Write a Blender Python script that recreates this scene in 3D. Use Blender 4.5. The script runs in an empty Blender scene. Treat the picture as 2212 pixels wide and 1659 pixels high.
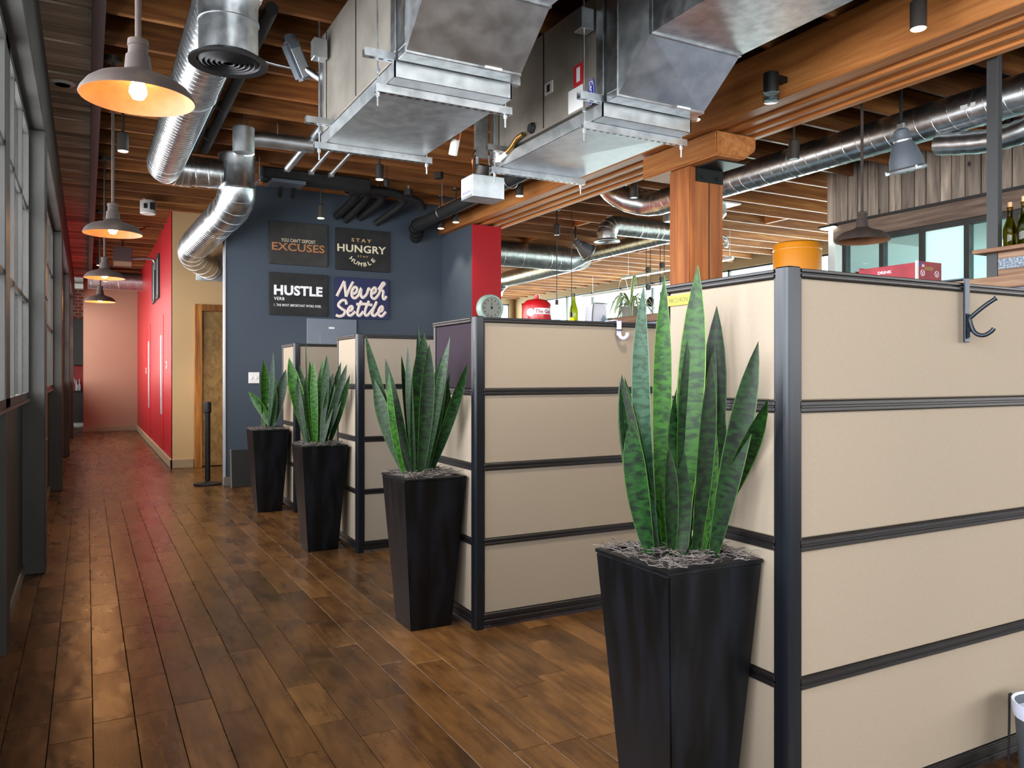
import bpy, bmesh, math, random
from mathutils import Vector, Matrix
random.seed(7)
R = random.Random(11)
sc = bpy.context.scene
C = sc.collection
# ------------------------------------------------------------------ camera
cam_d = bpy.data.cameras.new('camera'); cam = bpy.data.objects.new('camera', cam_d); C.objects.link(cam)
cam.location = (0, 0, 1.37); cam.rotation_euler = (math.pi/2, 0, -math.radians(28.395))
cam_d.sensor_fit = 'HORIZONTAL'; cam_d.sensor_width = 36.0; cam_d.lens = 36.0*1700/2212
cam_d.shift_y = -20.5/2212; cam_d.clip_start = .02; cam_d.clip_end = 200
sc.camera = cam
# ------------------------------------------------------------------ world, daylight, exposure
w = bpy.data.worlds.new('sky'); sc.world = w; w.use_nodes = True
w.node_tree.nodes['Background'].inputs[0].default_value = (.90, .95, 1.0, 1)
w.node_tree.nodes['Background'].inputs[1].default_value = 2.2
sc.view_settings.view_transform = 'Standard'; sc.view_settings.look = 'None'
sc.view_settings.exposure = 1.3; sc.view_settings.gamma = 1.0
sc.view_settings.use_curve_mapping = False
sc.cycles.use_denoising = True
sc.cycles.max_bounces = 6; sc.cycles.diffuse_bounces = 3; sc.cycles.glossy_bounces = 3; sc.cycles.blur_glossy = .6
sc.cycles.use_adaptive_sampling = True; sc.cycles.adaptive_threshold = .05
w.cycles.sampling_method = 'NONE'
sc.cycles.transparent_max_bounces = 10; sc.cycles.sample_clamp_indirect = 2.5
sc.cycles.caustics_reflective = False; sc.cycles.caustics_refractive = False
def area(name, loc, rot, sx, sy, power, col):
    l = bpy.data.lights.new(name, 'AREA'); l.shape = 'RECTANGLE'; l.size = sx; l.size_y = sy
    l.energy = power; l.color = col
    o = bpy.data.objects.new(name, l); o.location = loc; o.rotation_euler = rot; C.objects.link(o); return o
DAY = (.95, .975, 1.0); H = math.pi/2
# daylight standing outside the real window openings of the shell built below
area('daylight_corridor_windows', (-1.3, 2.0, 2.3), (0, -H, 0), 2.3, 12.0, 2300, DAY)       # left glazing, near
area('daylight_corridor_windows_far', (-1.3, 14.5, 2.3), (0, -H, 0), 2.3, 13.0, 1150, (1, .93, .88))       # left glazing, far
area('daylight_rear_windows', (4.0, -5.6, 2.2), (H, 0, 0), 11.0, 2.6, 110, (1, .94, .87))            # glazing behind the camera
area('daylight_side_windows', (12.7, -1.9, 2.2), (0, H, 0), 2.6, 5.0, 220, (1, .95, .88))           # right wall, near
area('daylight_room_side_windows', (12.7, 14.5, 2.5), (0, H, 0), 2.6, 14.0, 1400, (1, .97, .9))
area('daylight_room_end_windows', (8.5, 22.7, 2.5), (-H, 0, 0), 6.5, 2.4, 520, (1, .98, .94))
area('daylight_corridor_end', (-.6, 26.6, 2.3), (-H, 0, 0), 1.2, 2.0, 60, DAY)
# ------------------------------------------------------------------ material helpers
def lin(h):
    h = h.lstrip('#'); o = []
    for i in (0, 2, 4):
        v = int(h[i:i+2], 16)/255; o.append(v/12.92 if v <= .04045 else ((v+.055)/1.055)**2.4)
    return (*o, 1)
MATS = {}
def nodes(name):
    m = bpy.data.materials.new(name); m.use_nodes = True; nt = m.node_tree
    return m, nt, nt.nodes['Principled BSDF']
def N(nt, t, **k):
    n = nt.nodes.new(t)
    for a, b in k.items(): setattr(n, a, b)
    return n
def ramp(nt, fac, stops):
    r = N(nt, 'ShaderNodeValToRGB'); e = r.color_ramp.elements
    while len(e) < len(stops): e.new(.5)
    for i, (p, c) in enumerate(stops): e[i].position = p; e[i].color = c
    nt.links.new(fac, r.inputs[0]); return r
def coords(nt, scale=(1, 1, 1), kind='Object'):
    t = N(nt, 'ShaderNodeTexCoord'); m = N(nt, 'ShaderNodeMapping'); m.inputs['Scale'].default_value = scale
    nt.links.new(t.outputs[kind], m.inputs[0]); return m.outputs[0]
def noise(nt, vec, scale, detail=4, rough=.55, dist=0):
    n = N(nt, 'ShaderNodeTexNoise'); n.inputs['Scale'].default_value = scale; n.inputs['Detail'].default_value = detail
    n.inputs['Roughness'].default_value = rough; n.inputs['Distortion'].default_value = dist
    if vec is not None: nt.links.new(vec, n.inputs['Vector'])
    return n.outputs['Fac']
def bump(nt, b, fac, strength, dist=.01):
    n = N(nt, 'ShaderNodeBump'); n.inputs['Strength'].default_value = strength; n.inputs['Distance'].default_value = dist
    nt.links.new(fac, n.inputs['Height']); nt.links.new(n.outputs[0], b.inputs['Normal'])
def mat(name, col, rough=.5, metal=0, col2=None, scale=8, stretch=(1, 1, 1), bmp=0, bs=40, spec=.5, detail=5, rvar=0, lo=.35, hi=.65, coat=0):
    m, nt, b = nodes(name)
    b.inputs['Roughness'].default_value = rough; b.inputs['Metallic'].default_value = metal
    b.inputs['Specular IOR Level'].default_value = spec
    if coat: b.inputs['Coat Weight'].default_value = coat; b.inputs['Coat Roughness'].default_value = .12
    c1 = lin(col)
    if col2 or bmp or rvar:
        v = coords(nt, stretch); f = noise(nt, v, scale, detail)
        if col2:
            r = ramp(nt, f, [(lo, c1), (hi, lin(col2))]); nt.links.new(r.outputs[0], b.inputs['Base Color'])
        else: b.inputs['Base Color'].default_value = c1
        if rvar:
            mr = N(nt, 'ShaderNodeMapRange'); mr.inputs[3].default_value = rough-rvar; mr.inputs[4].default_value = rough+rvar
            nt.links.new(f, mr.inputs[0]); nt.links.new(mr.outputs[0], b.inputs['Roughness'])
        if bmp: bump(nt, b, noise(nt, v, bs, 3), bmp)
    else: b.inputs['Base Color'].default_value = c1
    MATS[name] = m; return m
def emis(name, col, strength):
    m, nt, b = nodes(name); b.inputs['Base Color'].default_value = lin(col)
    b.inputs['Emission Color'].default_value = lin(col); b.inputs['Emission Strength'].default_value = strength; m.cycles.emission_sampling = 'NONE'
    MATS[name] = m; return m
def glassy(name, tint, gloss=.12, rough=.02, opacity=0.0):
    m = bpy.data.materials.new(name); m.use_nodes = True; nt = m.node_tree; nt.nodes.clear()
    out = N(nt, 'ShaderNodeOutputMaterial'); tr = N(nt, 'ShaderNodeBsdfTransparent'); gl = N(nt, 'ShaderNodeBsdfGlossy')
    tr.inputs[0].default_value = lin(tint); gl.inputs['Roughness'].default_value = rough
    lw = N(nt, 'ShaderNodeLayerWeight'); lw.inputs[0].default_value = .5; pw = N(nt, 'ShaderNodeMath', operation='POWER'); pw.inputs[1].default_value = 5
    fr = N(nt, 'ShaderNodeMath', operation='MULTIPLY_ADD'); fr.inputs[1].default_value = .7; fr.inputs[2].default_value = .03; mx = N(nt, 'ShaderNodeMixShader')
    nt.links.new(lw.outputs['Facing'], pw.inputs[0]); nt.links.new(pw.outputs[0], fr.inputs[0])
    nt.links.new(fr.outputs[0], mx.inputs[0]); nt.links.new(tr.outputs[0], mx.inputs[1]); nt.links.new(gl.outputs[0], mx.inputs[2])
    last = mx
    if opacity:
        df = N(nt, 'ShaderNodeBsdfTranslucent'); df.inputs[0].default_value = lin('#f2fbf8')
        d2 = N(nt, 'ShaderNodeBsdfDiffuse'); d2.inputs[0].default_value = lin('#e8f5f0')
        m0 = N(nt, 'ShaderNodeMixShader'); m0.inputs[0].default_value = .5
        nt.links.new(df.outputs[0], m0.inputs[1]); nt.links.new(d2.outputs[0], m0.inputs[2])
        m2 = N(nt, 'ShaderNodeMixShader'); m2.inputs[0].default_value = opacity
        nt.links.new(mx.outputs[0], m2.inputs[1]); nt.links.new(m0.outputs[0], m2.inputs[2]); last = m2
    nt.links.new(last.outputs[0], out.inputs[0]); MATS[name] = m; return m
def wood(name, c1, c2, c3, grain=(1, 1, 1), rough=.6, scale=3, bmp=.25, spec=.4, islands=False, knots=None, vr=(.72, 1.25)):
    """streaked timber; grain = scale of the coordinates, small along the fibre"""
    m, nt, b = nodes(name); v = coords(nt, grain)
    oi = N(nt, 'ShaderNodeObjectInfo'); add = N(nt, 'ShaderNodeVectorMath', operation='ADD')
    rnd = oi.outputs['Random']
    if islands:
        g = N(nt, 'ShaderNodeNewGeometry'); s = N(nt, 'ShaderNodeMath', operation='ADD'); fr = N(nt, 'ShaderNodeMath', operation='FRACT')
        nt.links.new(rnd, s.inputs[0]); nt.links.new(g.outputs['Random Per Island'], s.inputs[1]); nt.links.new(s.outputs[0], fr.inputs[0]); rnd = fr.outputs[0]
    mul = N(nt, 'ShaderNodeVectorMath', operation='SCALE'); cmb = N(nt, 'ShaderNodeCombineXYZ')
    for i in range(3): nt.links.new(rnd, cmb.inputs[i])
    nt.links.new(cmb.outputs[0], mul.inputs[0]); mul.inputs['Scale'].default_value = 37.0
    nt.links.new(v, add.inputs[0]); nt.links.new(mul.outputs[0], add.inputs[1]); vv = add.outputs[0]
    f = noise(nt, vv, scale, 5, .62, .5)
    r = ramp(nt, f, [(.28, lin(c1)), (.5, lin(c2)), (.72, lin(c3))])
    hs = N(nt, 'ShaderNodeHueSaturation'); mr = N(nt, 'ShaderNodeMapRange')
    mr.inputs[3].default_value = vr[0]; mr.inputs[4].default_value = vr[1]
    nt.links.new(rnd, mr.inputs[0]); nt.links.new(mr.outputs[0], hs.inputs['Value']); nt.links.new(r.outputs[0], hs.inputs['Color'])
    last = hs.outputs[0]
    if knots:
        vo = N(nt, 'ShaderNodeTexVoronoi'); vo.inputs['Scale'].default_value = knots; mp2 = N(nt, 'ShaderNodeVectorMath', operation='ADD')
        nt.links.new(coords(nt, (1, 1, .6)), mp2.inputs[0]); nt.links.new(mul.outputs[0], mp2.inputs[1]); nt.links.new(mp2.outputs[0], vo.inputs['Vector'])
        kr = ramp(nt, vo.outputs['Distance'], [(.05, (0, 0, 0, 1)), (.13, (1, 1, 1, 1))]); mk = N(nt, 'ShaderNodeMix', data_type='RGBA')
        nt.links.new(kr.outputs[0], mk.inputs[0]); mk.inputs[6].default_value = lin('#1d1714'); nt.links.new(last, mk.inputs[7]); last = mk.outputs[2]
    nt.links.new(last, b.inputs['Base Color'])
    b.inputs['Roughness'].default_value = rough; b.inputs['Specular IOR Level'].default_value = spec
    if bmp: bump(nt, b, noise(nt, vv, scale*2.2, 3, .6), bmp, .006)
    MATS[name] = m; return m
# ------------------------------------------------------------------ materials
wood('timber_x', '#57311a', '#855127', '#a8733d', (.5, 9, 9), .62, 2.2, .2)      # joists (fibre along x)
wood('timber_y', '#8f5527', '#b97439', '#d29455', (9, .45, 9), .55, 1.8, .3)     # beam (fibre along y)
wood('timber_z', '#6a3818', '#8c4f24', '#a56733', (9, 9, .5), .55, 1.8, .35)     # post
wood('deck_wood', '#1a110a', '#2b1b0f', '#3c2614', (.6, 7, 7), .8, 2.0, .2)
wood('barn_wood', '#665c54', '#958779', '#c0af9e', (10, 10, .8), .75, 1.6, .5, knots=5.0, vr=(.55, 1.35))
wood('barn_header', '#4e4038', '#6f5c4f', '#8b7565', (14, .8, 14), .75, 1.6, .4)
wood('soffit_wood', '#978a76', '#c2b5a0', '#dccfb8', (.9, 14, 14), .8, 1.6, .4, vr=(.55, 1.35))
wood('ledge_wood', '#5e4332', '#84644c', '#a98b70', (12, .8, 12), .6, 1.8, .3)
wood('door_wood', '#7a5c34', '#9c7a48', '#b8955c', (7, 7, 4), .45, 2.4, .1)
wood('oak_frame', '#6d4218', '#925c25', '#b07836', (10, 10, .7), .45, 2.2, .15)
# hand scraped, stained floor boards
def floor_mat():
    m, nt, b = nodes('floor_planks')
    g = N(nt, 'ShaderNodeNewGeometry'); oi = N(nt, 'ShaderNodeObjectInfo')
    s = N(nt, 'ShaderNodeMath', operation='ADD'); fr = N(nt, 'ShaderNodeMath', operation='FRACT')
    nt.links.new(oi.outputs['Random'], s.inputs[0]); nt.links.new(g.outputs['Random Per Island'], s.inputs[1]); nt.links.new(s.outputs[0], fr.inputs[0])
    rnd = fr.outputs[0]
    sc1 = N(nt, 'ShaderNodeMath', operation='MULTIPLY'); nt.links.new(rnd, sc1.inputs[0]); sc1.inputs[1].default_value = 53.0
    cmb = N(nt, 'ShaderNodeCombineXYZ'); nt.links.new(sc1.outputs[0], cmb.inputs[2])
    add = N(nt, 'ShaderNodeVectorMath', operation='ADD'); nt.links.new(g.outputs['Position'], add.inputs[0]); nt.links.new(cmb.outputs[0], add.inputs[1])
    def mp(scl):
        mm = N(nt, 'ShaderNodeMapping'); mm.inputs['Scale'].default_value = scl; nt.links.new(add.outputs[0], mm.inputs[0]); return mm.outputs[0]
    f1 = noise(nt, mp((2.0, .9, 1)), 3.0, 4, .55, .15)
    f2 = noise(nt, mp((14, 1.4, 1)), 3.0, 4, .6, .2)
    mx = N(nt, 'ShaderNodeMath', operation='MULTIPLY_ADD'); nt.links.new(f2, mx.inputs[0]); mx.inputs[1].default_value = .45
    sb = N(nt, 'ShaderNodeMath', operation='MULTIPLY'); nt.links.new(f1, sb.inputs[0]); sb.inputs[1].default_value = .6
    nt.links.new(sb.outputs[0], mx.inputs[2])
    r = ramp(nt, mx.outputs[0], [(.30, lin('#291a0e')), (.45, lin('#482f17')), (.58, lin('#5c3e20')), (.76, lin('#74512a'))])
    hs = N(nt, 'ShaderNodeHueSaturation'); mr = N(nt, 'ShaderNodeMapRange'); mr.inputs[3].default_value = .68; mr.inputs[4].default_value = 1.25
    nt.links.new(rnd, mr.inputs[0]); nt.links.new(mr.outputs[0], hs.inputs['Value']); nt.links.new(r.outputs[0], hs.inputs['Color'])
    nt.links.new(hs.outputs[0], b.inputs['Base Color'])
    b.inputs['Roughness'].default_value = .3; b.inputs['Specular IOR Level'].default_value = .42
    rr = N(nt, 'ShaderNodeMapRange'); rr.inputs[3].default_value = .2; rr.inputs[4].default_value = .36
    nt.links.new(f1, rr.inputs[0]); nt.links.new(rr.outputs[0], b.inputs['Roughness'])
    sm = noise(nt, mp((1, .6, 1)), 10, 1.5, .4, .25)
    bump(nt, b, sm, .3, .012)
    MATS['floor_planks'] = m
floor_mat()
mat('subfloor', '#150d08', .8)
mat('galvanized', '#b4babd', .32, 1, '#d6dadc', 14, rvar=.08)
mat('galvanized_dull', '#bcc3c6', .42, 1, '#d3d8da', 10, rvar=.1)
mat('duct_seam', '#e3e6e8', .3, 1)
mat('casing_steel', '#8b857b', .5, .55, '#a29c91', 3)
mat('white_steel', '#d9d9d6', .45)
mat('black_rubber', '#0e0f10', .7, 0, '#191a1c', 12)
mat('black_metal', '#0f0f10', .5, .1, spec=.35)
mat('fixture_bronze', '#37322e', .5, .4)
mat('bronze_frame', '#2b2a28', .55, .15, '#3a3936', 3, (1, 1, .4), spec=.35)
mat('dark_panel', '#1c1a19', .5)
mat('trim_taupe', '#55494a', .5, .1)
mat('rust_shade', '#2f2521', .75, .05, '#41342d', 9)
mat('shade_inside', '#7d5236', .6, 0, '#8f6344', 9)
mat('fabric', '#908474', .95, 0, '#978b7b', 300, spec=.1)
mat('fabric_purple', '#2a2228', .9, 0, '#312830', 300, spec=.15)
mat('frame_black', '#120f10', .42, .05)
mat('post_metal', '#15191f', .3, .3)
mat('planter_steel', '#040506', .36, .1, '#12161f', 3.5, (4, 4, .8), rvar=.12, lo=.42, hi=.78, spec=.35)
mat('moss', '#3f3836', .9, 0, '#6a625d', 20)
mat('soil', '#171311', .95)
mat('wall_blue', '#3c4753', .75)
mat('wall_red', '#ad1c26', .4, spec=.3)
mat('wall_cream', '#cbab7e', .8)
mat('wall_rose', '#b8917a', .8)
mat('wall_white', '#d8d8d2', .85)
mat('facade', '#3a3631', .9)
mat('base_paint', '#a58f74', .6)
mat('wall_tan', '#a08664', .85)
mat('edge_grey', '#8f949a', .5)
mat('base_grey', '#6c655d', .6)
mat('panel_grey', '#6f7a86', .5)
mat('plate_white', '#e8e8e6', .4)
mat('canvas_charcoal', '#2c2b2a', .8, 0, '#3b3a38', 5)
mat('canvas_black', '#151414', .75, 0, '#272626', 6)
mat('canvas_navy', '#252a52', .75)
mat('ink_cream', '#eadfbf', .7); mat('ink_gold', '#d9b479', .7); mat('ink_white', '#f1f1f4', .7)
mat('ink_brown', '#a9774f', .65); mat('ink_darkbrown', '#3c2419', .7); mat('ink_script', '#ecdccf', .6); mat('ink_red', '#8c1620', .6)
mat('ink_blue', '#33408c', .6)
mat('label_red', '#c3222b', .5); mat('label_blue', '#20308f', .4); mat('note_yellow', '#cdbb3c', .8)
mat('brass', '#b58a4c', .35, .9); mat('copper', '#b06b45', .35, .9); mat('pvc', '#e6e4dd', .45)
mat('grey_enamel', '#5b636c', .4, .1); mat('cast_alloy', '#9a9da0', .4, .8)
mat('yellow_enamel', '#bf7606', .35, 0, spec=.4); mat('can_red', '#b8161d', .3, coat=.3)
mat('crate_red', '#8f2630', .6, 0, '#a83540', 9); mat('crate_wood', '#9c7448', .7)
mat('cork', '#d9b183', .85); mat('teal_enamel', '#7f9488', .4); mat('dial_face', '#77796f', .5)
mat('white_plastic', '#cfd2dc', .45); mat('lilac_plastic', '#c9c6e6', .4)
mat('hook_metal', '#2a3038', .35, .6)
mat('pot_ceramic', '#8b897f', .6)
mat('steel_post', '#343536', .5, .3)
mat('spangle', '#3c434b', .45, .7, '#767f88', 90, detail=2)
mat('board_black', '#0d0d0e', .5)
mat('brick_red', '#a04a3a', .8, 0, '#b8604c', 20); mat('mortar', '#d5cbc2', .9)
mat('poster_red', '#c4141c', .5)
mat('grey_panel', '#8d95a8', .7)
mat('bin_grey', '#4a5158', .5); mat('liner', '#cdd4ee', .4)
emis('lens_lit', '#ffe2ac', 7); emis('bulb_warm', '#ffb765', 26); emis('bulb_soft', '#ffc98a', 14); emis('tube_white', '#f4fff8', 5)
emis('lens_cool', '#fff6e4', 6)
glassy('window_glass', '#dfe9ea'); glassy('tinted_glass', '#bfbfc0', gloss=.1); glassy('frosted', '#e6f4f0', rough=.2, opacity=.85); glassy('bottle_green', '#9c9c38', rough=.03); glassy('bottle_dark', '#a09030', rough=.03); glassy('jar_glass', '#e6eef0')
def leaf_mat(name, dark, light, edge, seed):
    m, nt, b = nodes(name); uv = N(nt, 'ShaderNodeUVMap'); oi = N(nt, 'ShaderNodeObjectInfo')
    mp = N(nt, 'ShaderNodeMapping'); mp.inputs['Scale'].default_value = (.5, 30, 1); nt.links.new(uv.outputs[0], mp.inputs[0])
    cm = N(nt, 'ShaderNodeCombineXYZ'); mu = N(nt, 'ShaderNodeMath', operation='MULTIPLY'); mu.inputs[1].default_value = 91
    nt.links.new(oi.outputs['Random'], mu.inputs[0]); nt.links.new(mu.outputs[0], cm.inputs[1]); nt.links.new(mu.outputs[0], cm.inputs[0])
    ad = N(nt, 'ShaderNodeVectorMath', operation='ADD'); nt.links.new(mp.outputs[0], ad.inputs[0]); nt.links.new(cm.outputs[0], ad.inputs[1])
    f = noise(nt, ad.outputs[0], 2.0, 2, .5, .5)
    r = ramp(nt, f, [(.38, lin(dark)), (.62, lin(light))])
    hs = N(nt, 'ShaderNodeHueSaturation'); mr = N(nt, 'ShaderNodeMapRange'); mr.inputs[3].default_value = .55; mr.inputs[4].default_value = 1.1
    nt.links.new(oi.outputs['Random'], mr.inputs[0]); nt.links.new(mr.outputs[0], hs.inputs['Value']); nt.links.new(r.outputs[0], hs.inputs['Color'])
    # pale rim of the blade
    sx = N(nt, 'ShaderNodeSeparateXYZ'); nt.links.new(uv.outputs[0], sx.inputs[0])
    ab = N(nt, 'ShaderNodeMath', operation='ABSOLUTE'); nt.links.new(sx.outputs[0], ab.inputs[0])
    gt = N(nt, 'ShaderNodeMath', operation='GREATER_THAN'); gt.inputs[1].default_value = .93; nt.links.new(ab.outputs[0], gt.inputs[0])
    mx = N(nt, 'ShaderNodeMix', data_type='RGBA'); nt.links.new(gt.outputs[0], mx.inputs[0]); nt.links.new(hs.outputs[0], mx.inputs[6]); mx.inputs[7].default_value = lin(edge)
    nt.links.new(mx.outputs[2], b.inputs['Base Color']); b.inputs['Roughness'].default_value = .42; b.inputs['Specular IOR Level'].default_value = .3
    MATS[name] = m
leaf_mat('snake_leaf', '#051507', '#163c12', '#3a5a24', 1)
leaf_mat('snake_leaf_bright', '#0f350a', '#2f6312', '#62802c', 2)
leaf_mat('snake_leaf_pale', '#13301a', '#2a4a35', '#53705a', 3)
leaf_mat('spider_leaf', '#5f8a45', '#86ab60', '#e5e7c4', 4)
# ------------------------------------------------------------------ mesh helpers
BASE = {}
def tag(o, label=None, cat=None, group=None, kind=None):
    if label: o['label'] = label
    if cat: o['category'] = cat
    if group: o['group'] = group
    if kind: o['kind'] = kind
    return o
def thing(name, label, cat, loc, group=None):
    o = bpy.data.objects.new(name, None); C.objects.link(o); o.location = loc; o.empty_display_size = .1
    BASE[o] = Vector(loc); return tag(o, label, cat, group)
class MB:
    def __init__(s): s.v = []; s.f = []; s.uv = {}
    def add(s, vs, fs):
        n = len(s.v); s.v += [Vector(p) for p in vs]; s.f += [tuple(i+n for i in q) for q in fs]; return s
    def box(s, x0, y0, z0, x1, y1, z1):
        return s.hexa([(x0,y0,z0),(x1,y0,z0),(x1,y1,z0),(x0,y1,z0),(x0,y0,z1),(x1,y0,z1),(x1,y1,z1),(x0,y1,z1)])
    def hexa(s, p):
        return s.add(p, [(3,2,1,0),(4,5,6,7),(0,1,5,4),(1,2,6,5),(2,3,7,6),(3,0,4,7)])
    def obox(s, c, size, m):
        a, b, d = [k/2 for k in size]; c = Vector(c)
        return s.hexa([c + m @ Vector(q) for q in ((-a,-b,-d),(a,-b,-d),(a,b,-d),(-a,b,-d),(-a,-b,d),(a,-b,d),(a,b,d),(-a,b,d))])
    def prism(s, poly, y0, y1, axis='y'):
        n = len(poly); pt = (lambda a, b, t: (a, t, b)) if axis == 'y' else ((lambda a, b, t: (t, a, b)) if axis == 'x' else (lambda a, b, t: (a, b, t)))
        return s.add([pt(a, b, y0) for a, b in poly] + [pt(a, b, y1) for a, b in poly],
                     [tuple(range(n))[::-1], tuple(range(n, 2*n))] + [(i, (i+1) % n, n+(i+1) % n, n+i) for i in range(n)])
    def tube(s, pts, r, n=12, cap=True, closed=False):
        pts = [Vector(p) for p in pts]; k = len(pts); rs = r if isinstance(r, (list, tuple)) else [r]*k
        up = None; rings = []
        for i, p in enumerate(pts):
            if closed: t = pts[(i+1) % k]-pts[i-1]
            else: t = pts[min(i+1, k-1)]-pts[max(i-1, 0)]
            t.normalize()
            if up is None:
                up = Vector((0, 0, 1)) if abs(t.z) < .9 else Vector((1, 0, 0))
            up = (up-t*up.dot(t)).normalized(); sd = t.cross(up)
            rings.append([p+(up*math.cos(a)+sd*math.sin(a))*rs[i] for a in [2*math.pi*j/n for j in range(n)]])
        b = len(s.v)
        for g in rings: s.v += g
        m = k if closed else k-1
        for i in range(m):
            i2 = (i+1) % k
            for j in range(n): s.f.append((b+i*n+j, b+i*n+(j+1) % n, b+i2*n+(j+1) % n, b+i2*n+j))
        if cap and not closed:
            s.f.append(tuple(b+j for j in range(n))[::-1]); s.f.append(tuple(b+(k-1)*n+j for j in range(n)))
        return s
    def lathe(s, prof, c, n=28, m=None, close=False):
        c = Vector(c); m = m or Matrix.Identity(3); b = len(s.v); k = len(prof)
        for r, z in prof:
            for j in range(n):
                a = 2*math.pi*j/n; s.v.append(c+m @ Vector((r*math.cos(a), r*math.sin(a), z)))
        for i in range(k if close else k-1):
            i2 = (i+1) % k
            for j in range(n): s.f.append((b+i*n+j, b+i*n+(j+1) % n, b+i2*n+(j+1) % n, b+i2*n+j))
        if not close:
            if prof[0][0] > 1e-5: s.f.append(tuple(b+j for j in range(n))[::-1])
            if prof[-1][0] > 1e-5: s.f.append(tuple(b+(k-1)*n+j for j in range(n)))
        return s
    def mesh(s, me, fn):
        n = len(s.v); s.v += [Vector(fn(v.co)) for v in me.vertices]; s.f += [tuple(i+n for i in p.vertices) for p in me.polygons]; return s
    def build(s, name, m, parent=None, smooth=None, base=None, bevel=0, seg=1, kind=None, label=None):
        b0 = BASE[parent] if parent is not None else Vector(base or (0, 0, 0))
        me = bpy.data.meshes.new(name); me.from_pydata([v-b0 for v in s.v], [], s.f); me.update()
        bm = bmesh.new(); bm.from_mesh(me)
        bmesh.ops.recalc_face_normals(bm, faces=bm.faces)
        if bevel: bmesh.ops.bevel(bm, geom=bm.edges[:], offset=bevel, segments=seg, affect='EDGES', clamp_overlap=True)
        bm.to_mesh(me); bm.free()
        me.materials.append(MATS[m])
        if smooth is not None:
            for p in me.polygons: p.use_smooth = True
            me.set_sharp_from_angle(angle=math.radians(smooth))
        o = bpy.data.objects.new(name, me); C.objects.link(o); BASE[o] = b0
        if parent is not None: o.parent = parent
        else: o.location = b0
        if kind: o['kind'] = kind
        if label: o['label'] = label
        return o
def B(*a): return MB().box(*a)
def struct(name, mb, m, **k): return tag(mb.build(name, m, **k), kind='structure')
def dup(root, loc, label=None, group=None):
    r = root.copy(); C.objects.link(r); r.location = loc; BASE[r] = Vector(loc)
    if label: r['label'] = label
    if group: r['group'] = group
    for ch in list(root.children):
        c = ch.copy(); C.objects.link(c); c.parent = r
        for g in list(ch.children):
            d = g.copy(); C.objects.link(d); d.parent = c
    return r
def text_me(s, bold=0.0, extrude=0.0, spacing=1.0):
    cu = bpy.data.curves.new('t', 'FONT'); cu.body = s; cu.offset = bold; cu.extrude = extrude; cu.space_character = spacing; cu.resolution_u = 3
    o = bpy.data.objects.new('t', cu); C.objects.link(o); dg = bpy.context.evaluated_depsgraph_get()
    me = bpy.data.meshes.new_from_object(o.evaluated_get(dg)); bpy.data.objects.remove(o); bpy.data.curves.remove(cu); return me
def text_fit(mb, s, x0, x1, z0, z1, y, bold=0., depth=.004, spacing=1.0, fn=None):
    """flat lettering on a wall facing -y, filling x0..x1, z0..z1"""
    me = text_me(s, bold, 1.0, spacing); xs = [v.co.x for v in me.vertices]; ys = [v.co.y for v in me.vertices]
    ax, bx, ay, by = min(xs), max(xs), min(ys), max(ys)
    def f(c):
        p = (x0+(c.x-ax)/(bx-ax)*(x1-x0), y-(c.z+1)/2*depth, z0+(c.y-ay)/(by-ay)*(z1-z0)); return fn(p) if fn else p
    mb.mesh(me, f); bpy.data.meshes.remove(me); return mb
def smooth_path(p, n=6):
    p = [Vector(q) for q in p]; o = []
    for i in range(len(p)-1):
        a, b, c, d = p[max(i-1, 0)], p[i], p[i+1], p[min(i+2, len(p)-1)]
        for k in range(n):
            t = k/n; o.append(.5*((2*b)+(c-a)*t+(2*a-5*b+4*c-d)*t*t+(3*b-a-3*c+d)*t**3))
    o.append(p[-1]); return o
def arc(c, r, a0, a1, e1, e2, n=8):
    c, e1, e2 = Vector(c), Vector(e1), Vector(e2)
    return [c+r*(math.cos(a0+(a1-a0)*i/n)*e1+math.sin(a0+(a1-a0)*i/n)*e2) for i in range(n+1)]
# ================================================================== THE SHELL
floor = struct('floor', B(-.6, -5, -.2, 12.15, 26.2, -.016), 'subfloor')
PW = .1485; LENS = (.42, .56, .7, .86, 1.02, 1.22)
def plank_mesh(L):
    b = B(-PW/2+.0015, 0, -.016, PW/2-.0015, L-.003, 0)
    o = b.build('plank', 'floor_planks', None, bevel=.001); me = o.data; bpy.data.objects.remove(o); return me
PM = {L: plank_mesh(L) for L in LENS}
planks = []
for k in range(-3, 30):
    xc = .0216+(k+.5)*PW
    y = .2-R.random()*.9 if xc < 1.9 else 1.0-R.random()*.8
    yend = 26 if xc < -.05 else (21.4 if xc < 1.1 else (12.4 if xc < 1.9 else 10.15))
    while y < yend:
        L = R.choice(LENS); planks.append((xc, y, L)); y += L
CAMF = Vector((math.sin(math.radians(28.395)), math.cos(math.radians(28.395))))
def seen(p):
    d = Vector((p[0], p[1]+p[2]/2)); r = d.length; return (r if d.dot(CAMF) > r*.8 and r > 1.9 else 99)-.0*p[2]
planks.sort(key=seen); rest = MB()
for i, (xc, y, L) in enumerate(planks):
    if i < 295:
        o = bpy.data.objects.new('plank', PM[L]); C.objects.link(o); o.parent = floor; o.location = (xc, y, 0)
    else: rest.box(xc-PW/2+.0008, y, -.016, xc+PW/2-.0008, y+L-.0016, 0)
rest.build('far_planks', 'floor_planks', floor, kind='stuff')
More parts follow.
